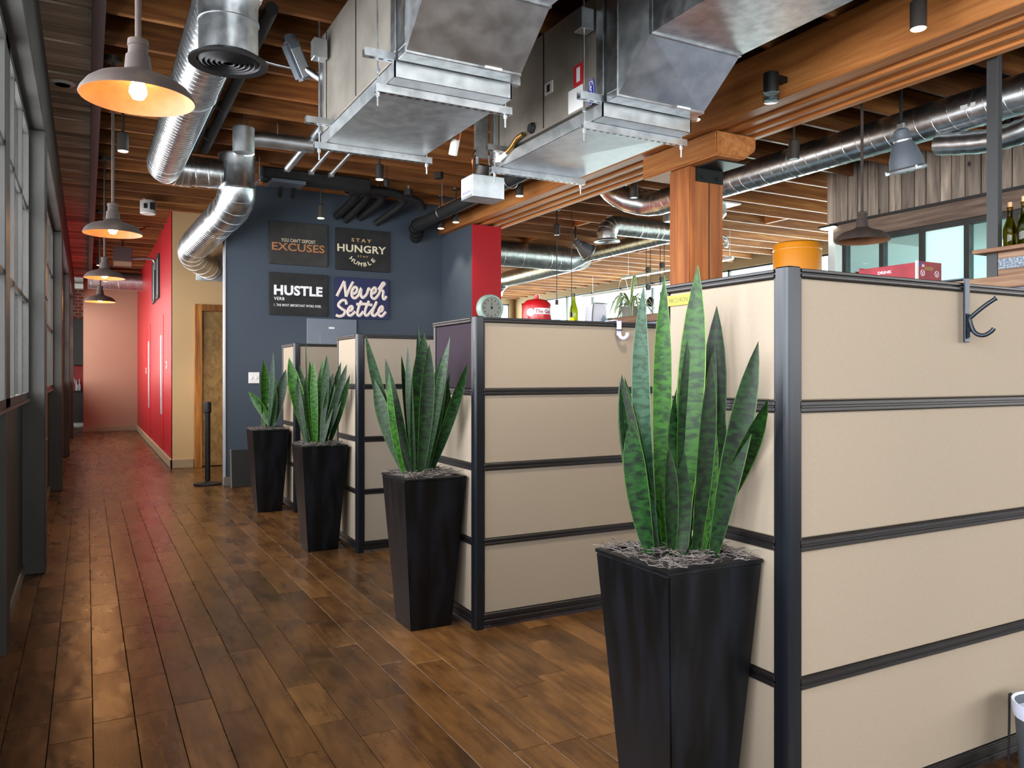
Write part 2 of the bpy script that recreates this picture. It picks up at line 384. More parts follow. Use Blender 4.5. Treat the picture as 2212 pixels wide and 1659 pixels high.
# ceiling deck and joists
ceiling = struct('ceiling', B(-.6, -5, 4.0, 12.15, 26.2, 4.12), 'deck_wood')
jm = B(0, -.021, 0, 12.2, .021, .275).build('joist', 'timber_x', None, bevel=.004); jme = jm.data; bpy.data.objects.remove(jm)
JY = [-4.6+.545*i for i in range(49)]
for y in JY:
    o = bpy.data.objects.new('joist', jme); C.objects.link(o); o.parent = ceiling; o.location = (-.3, y, 3.725)
bk = B(-.02, 0, 0, .02, .503, .25).build('blocking', 'timber_y', None, bevel=.003); bme = bk.data; bpy.data.objects.remove(bk)
for x in (1.9, 6.9, 9.4):
    for i in range(16, 48):
        if (i*7+int(x)) % 3: continue
        o = bpy.data.objects.new('blocking', bme); C.objects.link(o); o.parent = ceiling; o.location = (x, JY[i]+.021, 3.74)
# left glazed wall
wl = struct('wall_left', B(-.52, -5, 0, -.385, 21.4, 1.2).box(-.52, -5, 3.05, -.37, 21.4, 4.0), 'dark_panel')
struct('baseboard_left', B(-.385, -5, 0, -.372, 21.4, .07), 'base_grey')
PIL = [-2.4, 1.95, 6.3, 10.65, 15.05, 19.35]
for i, y in enumerate(PIL):
    p = struct('trim_%d' % (i+1), B(-.5, y, 0, -.25, y+.3, 3.05), 'bronze_frame', bevel=.006)
    MB().box(-.252, y+.05, .9, -.244, y+.25, .915).box(-.252, y+.05, 1.9, -.244, y+.25, 1.915).build('weld_plate', 'bronze_frame', p)
for i, y in enumerate(PIL):
    y1 = PIL[i+1] if i < 5 else 21.3
    struct('trim_%d' % (i+11), B(-.5, y+.3 if i else -2.1, 3.05, -.25, y1+(.3 if i < 5 else 0), 3.60), 'bronze_frame', bevel=.006)
    a, b = y+.3, y1
    fr = MB().box(-.40, a, 1.2, -.345, b, 1.25).box(-.40, a, 3.0, -.345, b, 3.05).box(-.40, a, 1.25, -.345, a+.05, 3.0).box(-.40, b-.05, 1.25, -.345, b, 3.0)
    n = max(2, round((b-a)/.56)); st = (b-a)/n
    for k in range(1, n): fr.box(-.395, a+k*st-.02, 1.25, -.35, a+k*st+.02, 3.0)
    for z in (1.87, 2.5): fr.box(-.39, a, z-.015, -.355, b, z+.015)
    wn = struct('window_%d' % (i+1), fr, 'bronze_frame')
    if i in (1, 2, 3):
        for k in range(n):
            for z0, z1 in ((1.25, 1.855), (1.885, 2.485), (2.515, 3.0)):
                B(-.377, a+k*st+.02, z0, -.371, a+(k+1)*st-.02, z1).build('pane', 'tinted_glass', wn)
    else: B(-.377, a, 1.25, -.371, b, 3.0).build('pane', 'tinted_glass', wn)
    B(-.40, a, 1.19, -.335, b, 1.205).build('window_sill', 'trim_taupe', wn)
# neighbouring facade outside the glazing
ex = MB().box(-2.6, -6, 0, -2.5, 26, 1.5).box(-2.6, -6, 3.3, -2.5, 26, 6)
for k in range(22): ex.box(-2.62, -6+k*1.45, 0, -2.35, -6+k*1.45+.85, 6)
struct('wall_facade_outside', ex, 'facade')
# steel jamb beside the near window bay
struct('trim_7', B(-.45, 4.55, 0, -.345, 4.78, 3.05), 'bronze_frame')
# plank soffit along the glazing
sof = struct('trim_8', B(-.37, 4.3, 3.70, .1, 21.4, 3.72), 'dark_panel')
y = 4.4; i = 0
while y < 21.2:
    wd = R.uniform(.10, .17); dz = R.uniform(0, .014)
    B(-.36, y+.006, 3.672-dz, .032, y+wd-.006, 3.70).build('soffit_plank', 'soffit_wood', sof); y += wd
struct('trim_9', B(.03, 4.0, 3.60, .105, 21.4, 3.76), 'trim_taupe', bevel=.003)
struct('trim_10', B(-.37, 4.0, 3.60, -.345, 21.4, 3.70), 'soffit_wood')
# corridor end, red wall, cream wall with oak door
struct('wall_end', B(-.07, 21.4, 0, 1.1, 21.55, 4.0), 'wall_rose')
struct('baseboard_end', B(-.09, 21.36, 0, 1.1, 21.4, .13), 'base_paint', bevel=.004)
struct('wall_red', B(1.1, 12.46, 0, 1.25, 21.55, 4.0), 'wall_red')
struct('baseboard_red', B(1.07, 12.42, 0, 1.1, 21.37, .13), 'base_paint', bevel=.004)
struct('wall_cream', B(1.1, 12.45, 0, 1.40, 12.6, 4.0).box(1.40, 12.45, 2.41, 2.42, 12.6, 4.0).box(2.42, 12.45, 0, 4.6, 12.6, 4.0), 'wall_cream')
struct('baseboard_cream', B(1.07, 12.42, 0, 1.385, 12.45, .13), 'base_paint', bevel=.004)
dr = struct('door_1', B(1.505, 12.47, .012, 2.315, 12.515, 2.31), 'door_wood', bevel=.003)
B(1.40, 12.41, 0, 1.505, 12.56, 2.41).build('door_jamb', 'oak_frame', dr, bevel=.004)
B(2.315, 12.41, 0, 2.42, 12.56, 2.41).build('door_jamb', 'oak_frame', dr, bevel=.004)
B(1.505, 12.41, 2.31, 2.315, 12.56, 2.41).build('door_head', 'oak_frame', dr, bevel=.004)
MB().lathe([(.0, 0), (.028, 0), (.028, .03), (.012, .03), (.012, .05), (.03, .055), (.03, .09), (0, .095)], (2.24, 12.47, 1.0), 16, Matrix.Rotation(H, 3, 'X')).build('door_knob', 'brass', dr, smooth=40)
# two flush red doors with tall steel pulls in the red wall
for n, (yy, z0, z1) in enumerate(((14.2, .71, 2.02), (17.15, .71, 2.03))):
    d = struct('door_%d' % (n+2), B(1.092, yy-.28, .14, 1.1, yy+.8, 2.35), 'wall_red', bevel=.002)
    B(1.074, yy-.06, z0, 1.094, yy+.06, z1).build('pull_bar', 'galvanized_dull', d, bevel=.004)
for n, (a, b) in enumerate(((14.65, 15.2), (15.5, 16.1))):
    wn = struct('window_%d' % (n+8), MB().box(1.07, a, 2.68, 1.1, b, 2.74).box(1.07, a, 3.38, 1.1, b, 3.44).box(1.07, a, 2.74, 1.1, a+.06, 3.38).box(1.07, b-.06, 2.74, 1.1, b, 3.38), 'bronze_frame')
    B(1.08, a+.06, 2.74, 1.086, b-.06, 3.38).build('pane', 'panel_grey', wn)
# blue wall and the stub that carries the beam
struct('wall_blue', B(1.505, 10.18, 0, 4.39, 10.32, 4.0).box(4.39, 9.215, 0, 4.80, 10.32, 3.315).box(4.39, 10.05, 3.31, 4.8, 10.32, 4.0), 'wall_blue')
struct('wall_stub_red', B(4.391, 9.2, 0, 4.81, 9.216, 3.315).box(4.80, 9.215, 0, 4.81, 10.32, 3.315), 'wall_red')
struct('trim_20', B(1.49, 10.165, 0, 1.506, 10.33, 4.0), 'edge_grey', bevel=.003)
struct('baseboard_blue', B(1.48, 10.155, 0, 4.39, 10.18, .11), 'base_grey', bevel=.003)
struct('light_block_behind_door', B(1.25, 12.62, 0, 4.6, 12.75, 4.0), 'wall_cream')  # added sheet close behind the door, keeps sky light from leaking under it
struct('wall_alcove', B(4.45, 10.32, 0, 4.6, 12.6, 4.0), 'wall_cream')
# room beyond the corridor end
struct('wall_kitchen_end', B(-.6, 26, 0, 1.1, 26.15, 1.0).box(-.6, 26, 3.3, 1.1, 26.15, 4.0).box(.5, 26, 1.0, 1.1, 26.15, 3.3), 'wall_white')
struct('wall_kitchen_left', B(-.75, 21.4, 0, -.6, 26.15, 4.0), 'wall_white')
struct('wall_kitchen_right', B(1.1, 21.55, 0, 1.25, 26.15, 4.0), 'wall_white')
# outer walls with window openings
def holed(name, plane, lo, hi, holes, z0, z1, m, axis):
    """wall along one axis from lo to hi, open between z0 and z1 at holes"""
    b = MB(); p0, p1 = plane
    def bx(a, c, e, g):
        if c > a: (b.box(p0, a, e, p1, c, g) if axis == 'y' else b.box(a, p0, e, c, p1, g))
    bx(lo, hi, 0, z0); bx(lo, hi, z1, 4.0); t = lo
    for a, c in holes: bx(t, a, z0, z1); t = c
    bx(t, hi, z0, z1); return struct(name, b, m)
wr = holed('wall_right', (12, 12.15), -5, 22.15, [(-4.3, .4), (.9, 6.3), (7.4, 21.6)], 1.1, 3.6, 'wall_tan', 'y')
wb = holed('wall_back', (-5.15, -5), -.5, 12.15, [(-.3, 11.7)], .9, 3.55, 'wall_white', 'x')
we = holed('wall_room_end', (22, 22.15), 4.6, 12.15, [(5.3, 11.8)], 1.2, 3.6, 'wall_tan', 'x')
struct('wall_room_left', B(4.6, 12.6, 0, 4.75, 22.15, 4.0), 'wall_cream')
def grid_window(name, axis, plane, lo, hi, z0, z1, n, m='frame_black', glass=True):
    b = MB(); st = (hi-lo)/n
    def bx(a, c, e, g, d=.03):
        (b.box(plane-d, a, e, plane+d, c, g) if axis == 'y' else b.box(a, plane-d, e, c, plane+d, g))
    for z in (z0+.02, (z0+z1)/2, z1-.02): bx(lo, hi, z-.02, z+.02)
    for k in range(n+1): bx(lo+k*st-.025, lo+k*st+.025, z0, z1)
    o = struct(name, b, m)
    if not glass: return
    g = MB(); (g.box(plane-.004, lo, z0, plane+.004, hi, z1) if axis == 'y' else g.box(lo, plane-.004, z0, hi, plane+.004, z1)).build('pane', 'window_glass', o)
grid_window('window_10', 'y', 12.07, -4.3, .4, 1.1, 3.6, 4, glass=False)
grid_window('window_11', 'y', 12.07, .9, 6.3, 1.1, 3.6, 4)
grid_window('window_12', 'y', 12.07, 7.4, 21.6, 1.1, 3.6, 11)
grid_window('window_13', 'x', -5.07, -.3, 11.7, .9, 3.55, 9, glass=False)
grid_window('window_14', 'x', 22.07, 5.3, 11.8, 1.2, 3.6, 5)
# glazed office front under weathered boards
off = struct('wall_office', B(8.02, -.5, 3.18, 8.1, 6.66, 4.0), 'dark_panel')
y = 6.66
while y > 1.0:
    wd = R.uniform(.125, .165)
    B(8.0-R.uniform(0, .014), y-wd+.006, 3.185, 8.03, y-.006, 3.99).build('board', 'barn_wood', off); y -= wd
struct('wall_office_side', B(8.02, 6.56, 0, 12, 6.66, 4.0), 'wall_white')
struct('wall_office_near', B(8.02, -.5, 0, 12, -.4, 4.0), 'wall_white')
struct('wall_office_base', B(7.98, -.5, 0, 8.1, 6.66, 1.0), 'barn_header')
tr = struct('trim_21', B(7.93, -.5, 2.975, 8.1, 6.52, 3.165), 'barn_header', bevel=.006)
B(7.91, -.5, 3.16, 8.1, 6.56, 3.19).build('drip_edge', 'dark_panel', tr)
ow = MB().box(7.98, -.5, 2.92, 8.06, 6.45, 2.975).box(7.98, -.5, 1.0, 8.06, 6.45, 1.06)
YS = [6.40, 5.90, 5.41, 4.91, 4.42, 3.9, 3.3, 2.5, 1.7, 1.0]
for yy in YS: ow.box(7.98, yy-.028, 1.06, 8.06, yy+.028, 2.92)
own = struct('window_15', ow, 'bronze_frame')
for k in range(len(YS)-1):
    B(8.015, YS[k+1]+.028, 1.06, 8.023, YS[k]-.028, 2.92).build('pane', 'frosted' if k == 2 else 'window_glass', own)
struct('ceiling_office', B(8.1, -.4, 3.05, 12, 6.56, 3.12), 'wall_white')
area('daylight_office_windows', (12.7, 3.6, 2.3), (0, H, 0), 2.2, 5.0, 260, (.85, 1, .96))
# heavy timber: laminated beam, corbel, post
bm_ = thing('laminated_beam', 'long laminated timber beam crossing the room above the wooden post', 'beam', (4.63, 3.0, 3.32))
B(4.33, -5, 3.325, 4.42, 10.19, 3.725).build('side_ply', 'timber_y', bm_, bevel=.006)
xx = 4.42; k = 0
while xx < 4.92:
    wd = (.052, .075, .045, .062, .08, .05, .07, .066)[k % 8]; x1 = min(xx+wd, 4.93)
    B(xx+.0015, -5, 3.325+(.006, .022, .0, .016, .028, .008, .02, .002)[k % 8], x1-.0015, 9.9, 3.725).build('ply', 'timber_y', bm_, bevel=.003); xx = x1; k += 1
po = thing('timber_post', 'square timber post with black steel bracket under the beam', 'post', (4.64, 5.235, 0))
B(4.455, 5.10, 0, 4.83, 5.37, 3.125).build('shaft', 'timber_z', po, bevel=.012, seg=2)
B(4.66, 5.095, 1.0, 4.667, 5.1, 3.0).build('drying_crack', 'dark_panel', po)
pl = MB().prism([(4.515, 3.0), (4.812, 3.0), (4.812, 3.125), (4.515, 3.125)], 5.086, 5.099)
pl.box(4.52, 4.83, 3.112, 4.82, 5.099, 3.124); br = pl.build('bracket', 'black_metal', po)
for x in (4.58, 4.745): MB().lathe([(0, 0), (.016, 0), (.014, .012), (0, .013)], (x, 5.086, 3.04), 10, Matrix.Rotation(H, 3, 'X')).build('bolt', 'black_metal', br, smooth=40)
cb = MB().prism([(4.42, 3.126), (4.73, 3.126), (4.86, 3.22), (4.86, 3.323), (4.42, 3.323)], 4.75, 5.70)
tag(cb.build('timber_corbel', 'timber_y', None, base=(4.64, 5.2, 3.126), bevel=.012, seg=2), 'short chamfered timber corbel between post and beam', 'corbel')
# ================================================================== CUBICLE PARTITIONS
RAILS = [(.02, .082), (.447, .483), (.851, .889), (1.258, 1.293), (1.652, 1.68)]
TILES = [(.083, .446), (.484, .85), (.89, 1.257), (1.294, 1.651)]
def rail_x(x0, x1, y, z0, z1, proud=.010):
    b = B(x0, y-.004, z0, x1, y+.048, z1); h = z1-z0
    b.box(x0, y-proud, z0+h*.08, x1, y+.045+proud, z0+h*.42).box(x0, y-proud, z0+h*.58, x1, y+.045+proud, z0+h*.95); return b
def rail_y(x, y0, y1, z0, z1, proud=.010):
    b = B(x-.004, y0, z0, x+.048, y1, z1); h = z1-z0
    b.box(x-proud, y0, z0+h*.08, x+.045+proud, y1, z0+h*.42).box(x-proud, y0, z0+h*.58, x+.045+proud, y1, z0+h*.95); return b
def partition(x, y, xe, ye, label, purple=False):
    t = thing('office_partition', label, 'partition', (x, y, 0), 'cubicle partitions along the walkway')
    MB().prism([(x-.010, y+.006), (x-.004, y-.008), (x+.006, y-.010), (x+.044, y-.009), (x+.044, y+.044), (x-.009, y+.044)], 0, 1.684, 'z').build('corner_post', 'post_metal', t, bevel=.004)
    for z0, z1 in RAILS:
        top = z0 > 1.6
        rail_x(x+.044, xe, y, z0, z1, .014 if top else .010).build('rail', 'frame_black', t, bevel=.002)
        rail_y(x, y+.044, ye, z0, z1, .014 if top else .010).build('rail', 'frame_black', t, bevel=.002)
    for i, (z0, z1) in enumerate(TILES):
        a = x+.050
        while a < xe-.02:
            b = min(a+1.22, xe); B(a, y+.001, z0, b-.002, y+.044, z1).build('panel', 'fabric', t, bevel=.004); a = b
        o = B(x+.001, y+.050, z0, x+.044, ye-.02, z1).build('panel', 'fabric_purple' if purple and i == 3 else 'fabric', t, bevel=.004)
        if purple and i == 3: o['label'] = 'plum grey fabric panel'
    MB().box(x-.006, ye-.02, 0, x+.044, ye+.004, 1.682).build('end_trim', 'frame_black', t, bevel=.003)
    MB().box(xe-.002, y-.006, 0, xe+.02, y+.044, 1.682).build('end_trim', 'frame_black', t, bevel=.003)
    MB().box(x+.044, y-.004, .02, x+.050, y+.048, 1.66).box(x-.004, y+.044, .02, x+.048, y+.050, 1.66).build('channel', 'frame_black', t)
    return t
partition(1.785, 1.622, 3.9, 2.17, 'beige fabric partition nearest the camera with yellow name note and black coat hook')
partition(1.835, 3.80, 4.1, 4.37, 'beige partition with plum grey top side panel and white hook, behind the largest plant', True)
partition(1.83, 5.87, 4.1, 6.42, 'beige fabric partition behind the third planter from the camera')
partition(1.82, 7.90, 4.1, 8.45, 'farthest beige fabric partition standing below the wall signs')
# things hung on the partitions
h = thing('coat_hook', 'black metal double coat hook hung over the nearest partition', 'hook', (2.605, 1.60, 1.47))
MB().box(2.59, 1.598, 1.478, 2.618, 1.606, 1.692).box(2.59, 1.598, 1.688, 2.618, 1.69, 1.694).box(2.59, 1.684, 1.6, 2.618, 1.69, 1.69).build('strap', 'hook_metal', h, bevel=.002)
MB().box(2.597, 1.588, 1.49, 2.613, 1.599, 1.575).build('prong_plate', 'hook_metal', h, bevel=.004, seg=2)
MB().tube(smooth_path([(2.605, 1.592, 1.558), (2.612, 1.572, 1.578), (2.626, 1.548, 1.602), (2.638, 1.53, 1.618), (2.642, 1.525, 1.622)]), [.007]*20+[.008, .009, .009, .008, .005], 10).build('upper_prong', 'hook_metal', h, smooth=50)
MB().tube(smooth_path([(2.605, 1.592, 1.555), (2.606, 1.584, 1.525), (2.609, 1.572, 1.506), (2.619, 1.553, 1.50), (2.63, 1.535, 1.512), (2.634, 1.528, 1.523)]), .007, 10).build('lower_prong', 'hook_metal', h, smooth=50)
h = thing('plastic_hook', 'small lilac white plastic hook over the second partition', 'hook', (2.775, 3.80, 1.58))
MB().box(2.745, 3.776, 1.60, 2.775, 3.782, 1.69).box(2.73, 3.776, 1.686, 2.775, 3.88, 1.691).tube(smooth_path([(2.76, 3.777, 1.615), (2.765, 3.772, 1.592), (2.785, 3.765, 1.583), (2.803, 3.757, 1.60), (2.80, 3.755, 1.615)]), .011, 8).build('body', 'lilac_plastic', h, smooth=40)
MB().lathe([(.018, -.003), (.02, 0), (.018, .003)], (2.76, 3.778, 1.632), 16).build('band', 'frame_black', h)
nt_ = thing('name_note', 'yellow sticky name note on the nearest partition side', 'note', (1.778, 2.1, 1.607))
B(1.7775, 2.03, 1.607, 1.7855, 2.155, 1.642).build('paper', 'note_yellow', nt_)
mb = MB(); text_fit(mb, 'NICO RON', 0, .092, 1.620, 1.637, 0, .0, .0006, fn=lambda p: (1.7772+p[1], 2.14-p[0], p[2]-.004)); mb.build('handwriting', 'frame_black', nt_)
# waste bin at the right frame edge
wb_ = thing('waste_bin', 'grey waste bin with white liner beside the nearest partition', 'bin', (2.815, 1.455, 0))
MB().lathe([(.075, .0), (.08, .005), (.098, .26), (.102, .27), (.095, .27), (.078, .01), (0, .012)], (2.815, 1.455, 0), 28).build('body', 'bin_grey', wb_, smooth=40)
MB().lathe([(.1, .225), (.104, .25), (.104, .275), (.096, .272), (.094, .24)], (2.815, 1.455, 0), 24).build('liner', 'liner', wb_, smooth=60)
cd = MB().tube(smooth_path([(2.818, 1.585, .0), (2.82, 1.585, .08), (2.828, 1.588, .18), (2.828, 1.588, .245), (2.836, 1.588, .256), (2.87, 1.588, .235), (2.95, 1.588, .18), (3.1, 1.588, .1)]), .004, 8)
tag(cd.build('power_cord', 'black_rubber', None, base=(2.818, 1.585, 0), smooth=60), 'black power cord looping up behind the waste bin', 'cord')

# ================================================================== PLANTERS AND SNAKE PLANTS
FW = Vector((.4756, .8797, 0)); RT = Vector((.8797, -.4756, 0))
def planter(cx, cy, label, seed):
    t = thing('tapered_planter', label, 'planter', (cx, cy, 0), 'black tapered planters along the partitions')
    a, b, Hh = .118, .178, .82
    def sq(r, z): return [(cx-r, cy-r, z), (cx+r, cy-r, z), (cx+r, cy+r, z), (cx-r, cy+r, z)]
    MB().hexa(sq(a, 0)+sq(b, Hh-.012)).build('body', 'planter_steel', t, bevel=.004, seg=2)
    m = MB(); o, i_, lo = sq(b+.002, Hh-.012), sq(b-.026, Hh-.012), 0
    q = o+i_+sq(b+.002, Hh)+sq(b-.026, Hh)
    f = []
    for k in range(4):
        n = (k+1) % 4; f += [(k, n, 8+n, 8+k), (8+k, 8+n, 12+n, 12+k), (12+k, 12+n, 4+n, 4+k), (4+k, 4+n, n, k)]
    m.add(q, f).build('rim', 'planter_steel', t, bevel=.0015)
    MB().hexa(sq(b-.03, Hh-.012)+sq(b-.045, Hh-.002)).build('soil', 'soil', t)
    rr = random.Random(seed); ms = MB()
    for k in range(420):
        px, py = cx+rr.uniform(-.165, .165), cy+rr.uniform(-.165, .165); d = max(abs(px-cx), abs(py-cy))
        z = Hh+.004+max(0, .035*(1-d/.17))*rr.random()+.006*rr.random(); an = rr.uniform(0, 6.28); L = rr.uniform(.012, .03); cv = rr.uniform(-3.5, 3.5); pts = []; p = Vector((px, py, z))
        for j in range(6):
            pts.append(p.copy()); an += cv/5*1.2; p = p+Vector((math.cos(an), math.sin(an), rr.uniform(-.3, .45)))*L*.45
            p.z = max(p.z, Hh+.002)
        ms.tube(pts, .0013, 3, cap=False)
    ms.build('shredded_mulch', 'moss', t, kind='stuff')
    return t
def leaf(t, c, tip_lat, tip_z, base_lat, width, bow, tip_dep, rr, m):
    z0 = .822; n = 11
    bd = rr.uniform(-.07, .07); td = min(.07, bd+rr.uniform(-.07, .05)) if tip_dep > 8 else tip_dep; yaw = rr.uniform(-.5, .5); tw = rr.uniform(-.5, .5)
    c = Vector((c[0], c[1], 0)); base_lat *= .85
    A = c+RT*base_lat+FW*bd+Vector((0, 0, z0)); T = c+RT*tip_lat+FW*td+Vector((0, 0, tip_z))
    M_ = (A+T)/2+RT*bow*1.3+FW*rr.uniform(-.02, .02)
    vs = []; uvs = []; fs = []; Ltot = (T-A).length
    for i in range(n+1):
        q = i/n; p = A*(1-q)**2+2*q*(1-q)*M_+T*q*q
        tg = (2*(1-q)*(M_-A)+2*q*(T-M_)).normalized()
        wd = width*.74*((.42+.58*math.sin(min(1, q/.55)*H)) if q < .6 else max(.01, 1-((q-.6)/.4)**2.1))
        ang = yaw+tw*q; side = (RT*math.cos(ang)+FW*math.sin(ang)); side = (side-tg*side.dot(tg)).normalized(); nr = side.cross(tg)
        fold = .28*(1-q*.4)
        for s_ in (-1, -.5, 0, .5, 1):
            off = (abs(s_)**1.5)*wd*fold
            vs.append(p+side*s_*wd*(1-.1*abs(s_))-nr*off*-1); uvs.append((s_, q*Ltot))
    b = 5*(n+1)
    th = .0022
    for i in range(n+1):
        q = i/n
        for j in range(5): vs.append(vs[i*5+j]+FW*th*(1.0 if j in (1, 2, 3) else .2)); uvs.append(uvs[i*5+j])
    for i in range(n):
        for j in range(4):
            fs.append((i*5+j, i*5+j+1, (i+1)*5+j+1, (i+1)*5+j)); fs.append((b+i*5+j+1, b+i*5+j, b+(i+1)*5+j, b+(i+1)*5+j+1))
        for j in (0, 4): fs.append((i*5+j, (i+1)*5+j, b+(i+1)*5+j, b+i*5+j))
    mb = MB().add(vs, fs); o = mb.build('leaf', m, t, smooth=60)
    ul = o.data.uv_layers.new(name='UVMap')
    for lp in o.data.loops: ul.data[lp.index].uv = uvs[lp.vertex_index]
    return o
A_ = [(-0.149,1.237,-0.104,0.053,-0.015,9),(-0.104,1.648,-0.071,0.043,-0.036,9),(-0.175,1.355,-0.092,0.036,-0.024,9),(-0.168,1.37,-0.08,0.051,-0.024,9),(-0.158,1.364,-0.055,0.03,-0.006,9),(-0.045,1.672,-0.043,0.044,-0.006,9),(-0.034,1.403,-0.04,0.036,0.0,9),(0.055,1.702,0.002,0.063,0.006,9),(0.048,1.578,0.035,0.033,0.0,9),(-0.004,1.335,0.002,0.063,0.003,9),(0.076,1.424,0.05,0.044,0.003,9),(0.068,1.488,0.044,0.027,0.0,9),(0.137,1.586,0.108,0.063,0.009,9),(0.125,1.473,0.087,0.036,-0.006,9),(0.211,1.467,0.117,0.053,-0.003,-0.13),(0.228,1.3,0.077,0.06,0.021,-0.165),(0.099,1.252,0.084,0.019,0.021,9),(-0.121,1.065,-0.037,0.06,-0.009,9),(-0.046,1.156,-0.037,0.043,0.0,9),(0.077,1.062,0.017,0.012,0.015,9),(0.135,1.289,0.108,0.036,0.009,9),(0.023,1.473,0.023,0.048,0.0,9)]
B_ = [(-0.32,1.591,-0.111,0.044,-0.035,9),(-0.277,1.344,-0.111,0.058,-0.023,9),(-0.198,1.46,-0.073,0.05,-0.008,9),(-0.169,1.379,-0.111,0.035,-0.027,9),(-0.125,1.479,-0.073,0.032,0.0,9),(-0.038,1.649,-0.049,0.035,0.012,9),(-0.077,1.533,-0.049,0.032,-0.008,9),(0.006,1.603,-0.042,0.089,0.0,9),(0.047,1.533,-0.011,0.058,0.012,9),(0.155,1.572,0.012,0.048,0.0,9),(0.109,1.479,0.012,0.071,0.008,9),(0.254,1.43,0.043,0.045,0.008,-0.175),(0.136,1.317,0.028,0.086,0.0,9),(-0.065,1.047,-0.046,0.048,0.0,9),(0.151,1.383,0.035,0.035,0.0,9),(-0.138,1.155,-0.104,0.069,-0.012,9),(0.028,1.356,0.001,0.044,0.0,9)]
C_ = [(-0.227,1.504,-0.078,0.079,-0.017,9),(-0.155,1.449,-0.055,0.061,-0.017,9),(-0.1,1.67,-0.078,0.009,-0.011,9),(-0.061,1.477,-0.033,0.048,0.0,9),(-0.028,1.482,-0.017,0.044,0.0,9),(0.011,1.488,-0.011,0.068,0.006,9),(0.044,1.526,0.022,0.053,0.006,9),(0.082,1.493,0.033,0.048,0.0,9),(0.116,1.383,0.044,0.068,0.006,9),(0.171,1.471,0.044,0.046,0.006,9),(0.243,1.453,0.044,0.057,0.011,-0.12),(0.278,1.372,0.082,0.042,0.011,-0.175),(0.143,1.35,0.055,0.048,0.006,9),(-0.166,1.328,-0.1,0.044,-0.017,9),(0.044,1.438,0.011,0.057,0.0,9),(-0.094,1.35,-0.055,0.048,0.0,9),(0.099,1.306,0.033,0.044,0.0,9)]
D_ = [(-0.035,1.52,-0.049,0.07,0.014,9),(0.078,1.598,0.015,0.039,0.014,9),(0.198,1.422,0.057,0.078,0.014,-0.05),(0.057,1.372,0.043,0.099,0.0,9),(-0.204,1.203,0.057,0.068,0.035,9),(0.099,1.288,0.071,0.073,0.014,9),(-0.013,1.217,-0.056,0.054,0.0,9)]
for (cx_, cy_), rows, bright, pale, lp, ln, sd in (
    ((1.598, 1.89), A_, (5, 6, 7, 16), (1,), 'large black tapered planter nearest the camera with worn steel faces', 'tallest snake plant, in the planter nearest the camera', 3),
    ((1.638, 4.06), B_, (3, 13, 15), (5,), 'black tapered planter second from the camera, beside the plum panel', 'wide spreading snake plant second from the camera', 4),
    ((1.62, 6.2), C_, (0, 3, 4, 5), (), 'black tapered planter third from the camera', 'dense upright snake plant third from the camera', 5),
    ((1.61, 8.17), D_, (0, 3, 4, 6), (1,), 'black tapered planter farthest down the walkway near the light switch', 'sparse bright green snake plant farthest down the walkway', 6)):
    planter(cx_, cy_, lp, sd); t = thing('snake_plant', ln, 'plant', (cx_, cy_, .822), 'snake plants in the planters'); rr = random.Random(sd*13)
    for i, row in enumerate(rows):
        leaf(t, (cx_, cy_), *row, rr, 'snake_leaf_bright' if i in bright else ('snake_leaf_pale' if i in pale else 'snake_leaf'))
# ================================================================== WALL SIGNS
YS0 = 10.14
def sign(x0, x1, z0, z1, m, label):
    t = thing('canvas_sign', label, 'sign', ((x0+x1)/2, YS0, z0), 'four lettered canvases on the blue wall')
    B(x0, YS0, z0, x1, 10.18, z1).build('canvas', m, t, bevel=.003); return t
t = sign(2.02, 2.758, 2.766, 3.305, 'canvas_charcoal', 'charcoal canvas reading YOU CAN\'T DEPOSIT EXCUSES in cream and bronze')
m = MB(); text_fit(m, "YOU CAN'T DEPOSIT", 2.165, 2.60, 3.053, 3.098, YS0-.0005, .006, .002, 1.08); m.build('lettering', 'ink_cream', t)
m = MB(); text_fit(m, 'EXCUSES', 2.062, 2.728, 2.925, 3.025, YS0-.0005, .022, .001, 1.02); m.build('lettering_shadow', 'ink_darkbrown', t)
m = MB(); text_fit(m, 'EXCUSES', 2.05, 2.715, 2.94, 3.04, YS0-.002, .018, .002, 1.02)
m.build('lettering', 'ink_brown', t)
t = sign(2.868, 3.598, 2.746, 3.294, 'canvas_black', 'black canvas reading STAY HUNGRY STAY HUMBLE in cream letters')
m = MB(); text_fit(m, 'STAY', 3.075, 3.345, 3.125, 3.172, YS0-.0005, .014, .002, 1.5); m.build('lettering', 'ink_gold', t)
m = MB(); text_fit(m, 'HUNGRY', 2.885, 3.55, 2.985, 3.085, YS0-.0005, .022, .002, 1.05); m.build('lettering', 'ink_cream', t)
m = MB(); text_fit(m, 'STAY', 3.155, 3.305, 2.925, 2.948, YS0-.0005, .01, .002, 1.35); m.build('lettering', 'ink_gold', t)
m = MB(); cxx, czz, rad = 3.225, 3.03, .20
for i, ch in enumerate('HUMBLE'):
    an = math.radians(-90+(i-2.5)*19); wd = .052 if ch in 'MHU' else .042
    ex = Vector((-math.sin(an), 0, math.cos(an))); ez = Vector((-math.cos(an), 0, -math.sin(an))); oc = Vector((cxx+rad*math.cos(an), 0, czz+rad*math.sin(an)))
    text_fit(m, ch, -wd/2, wd/2, -.025, .028, 0, .02, .002, fn=lambda p, ex=ex, ez=ez, oc=oc: tuple(oc+ex*p[0]+ez*p[2]+Vector((0, YS0-.0005+p[1], 0))))
m.build('lettering', 'ink_cream', t)
t = sign(2.02, 2.758, 2.122, 2.66, 'canvas_black', 'black canvas reading HUSTLE VERB in bold white letters')
m = MB(); text_fit(m, 'HUSTLE', 2.075, 2.69, 2.375, 2.503, YS0-.0005, .042, .002, 1.06); m.build('lettering', 'ink_white', t)
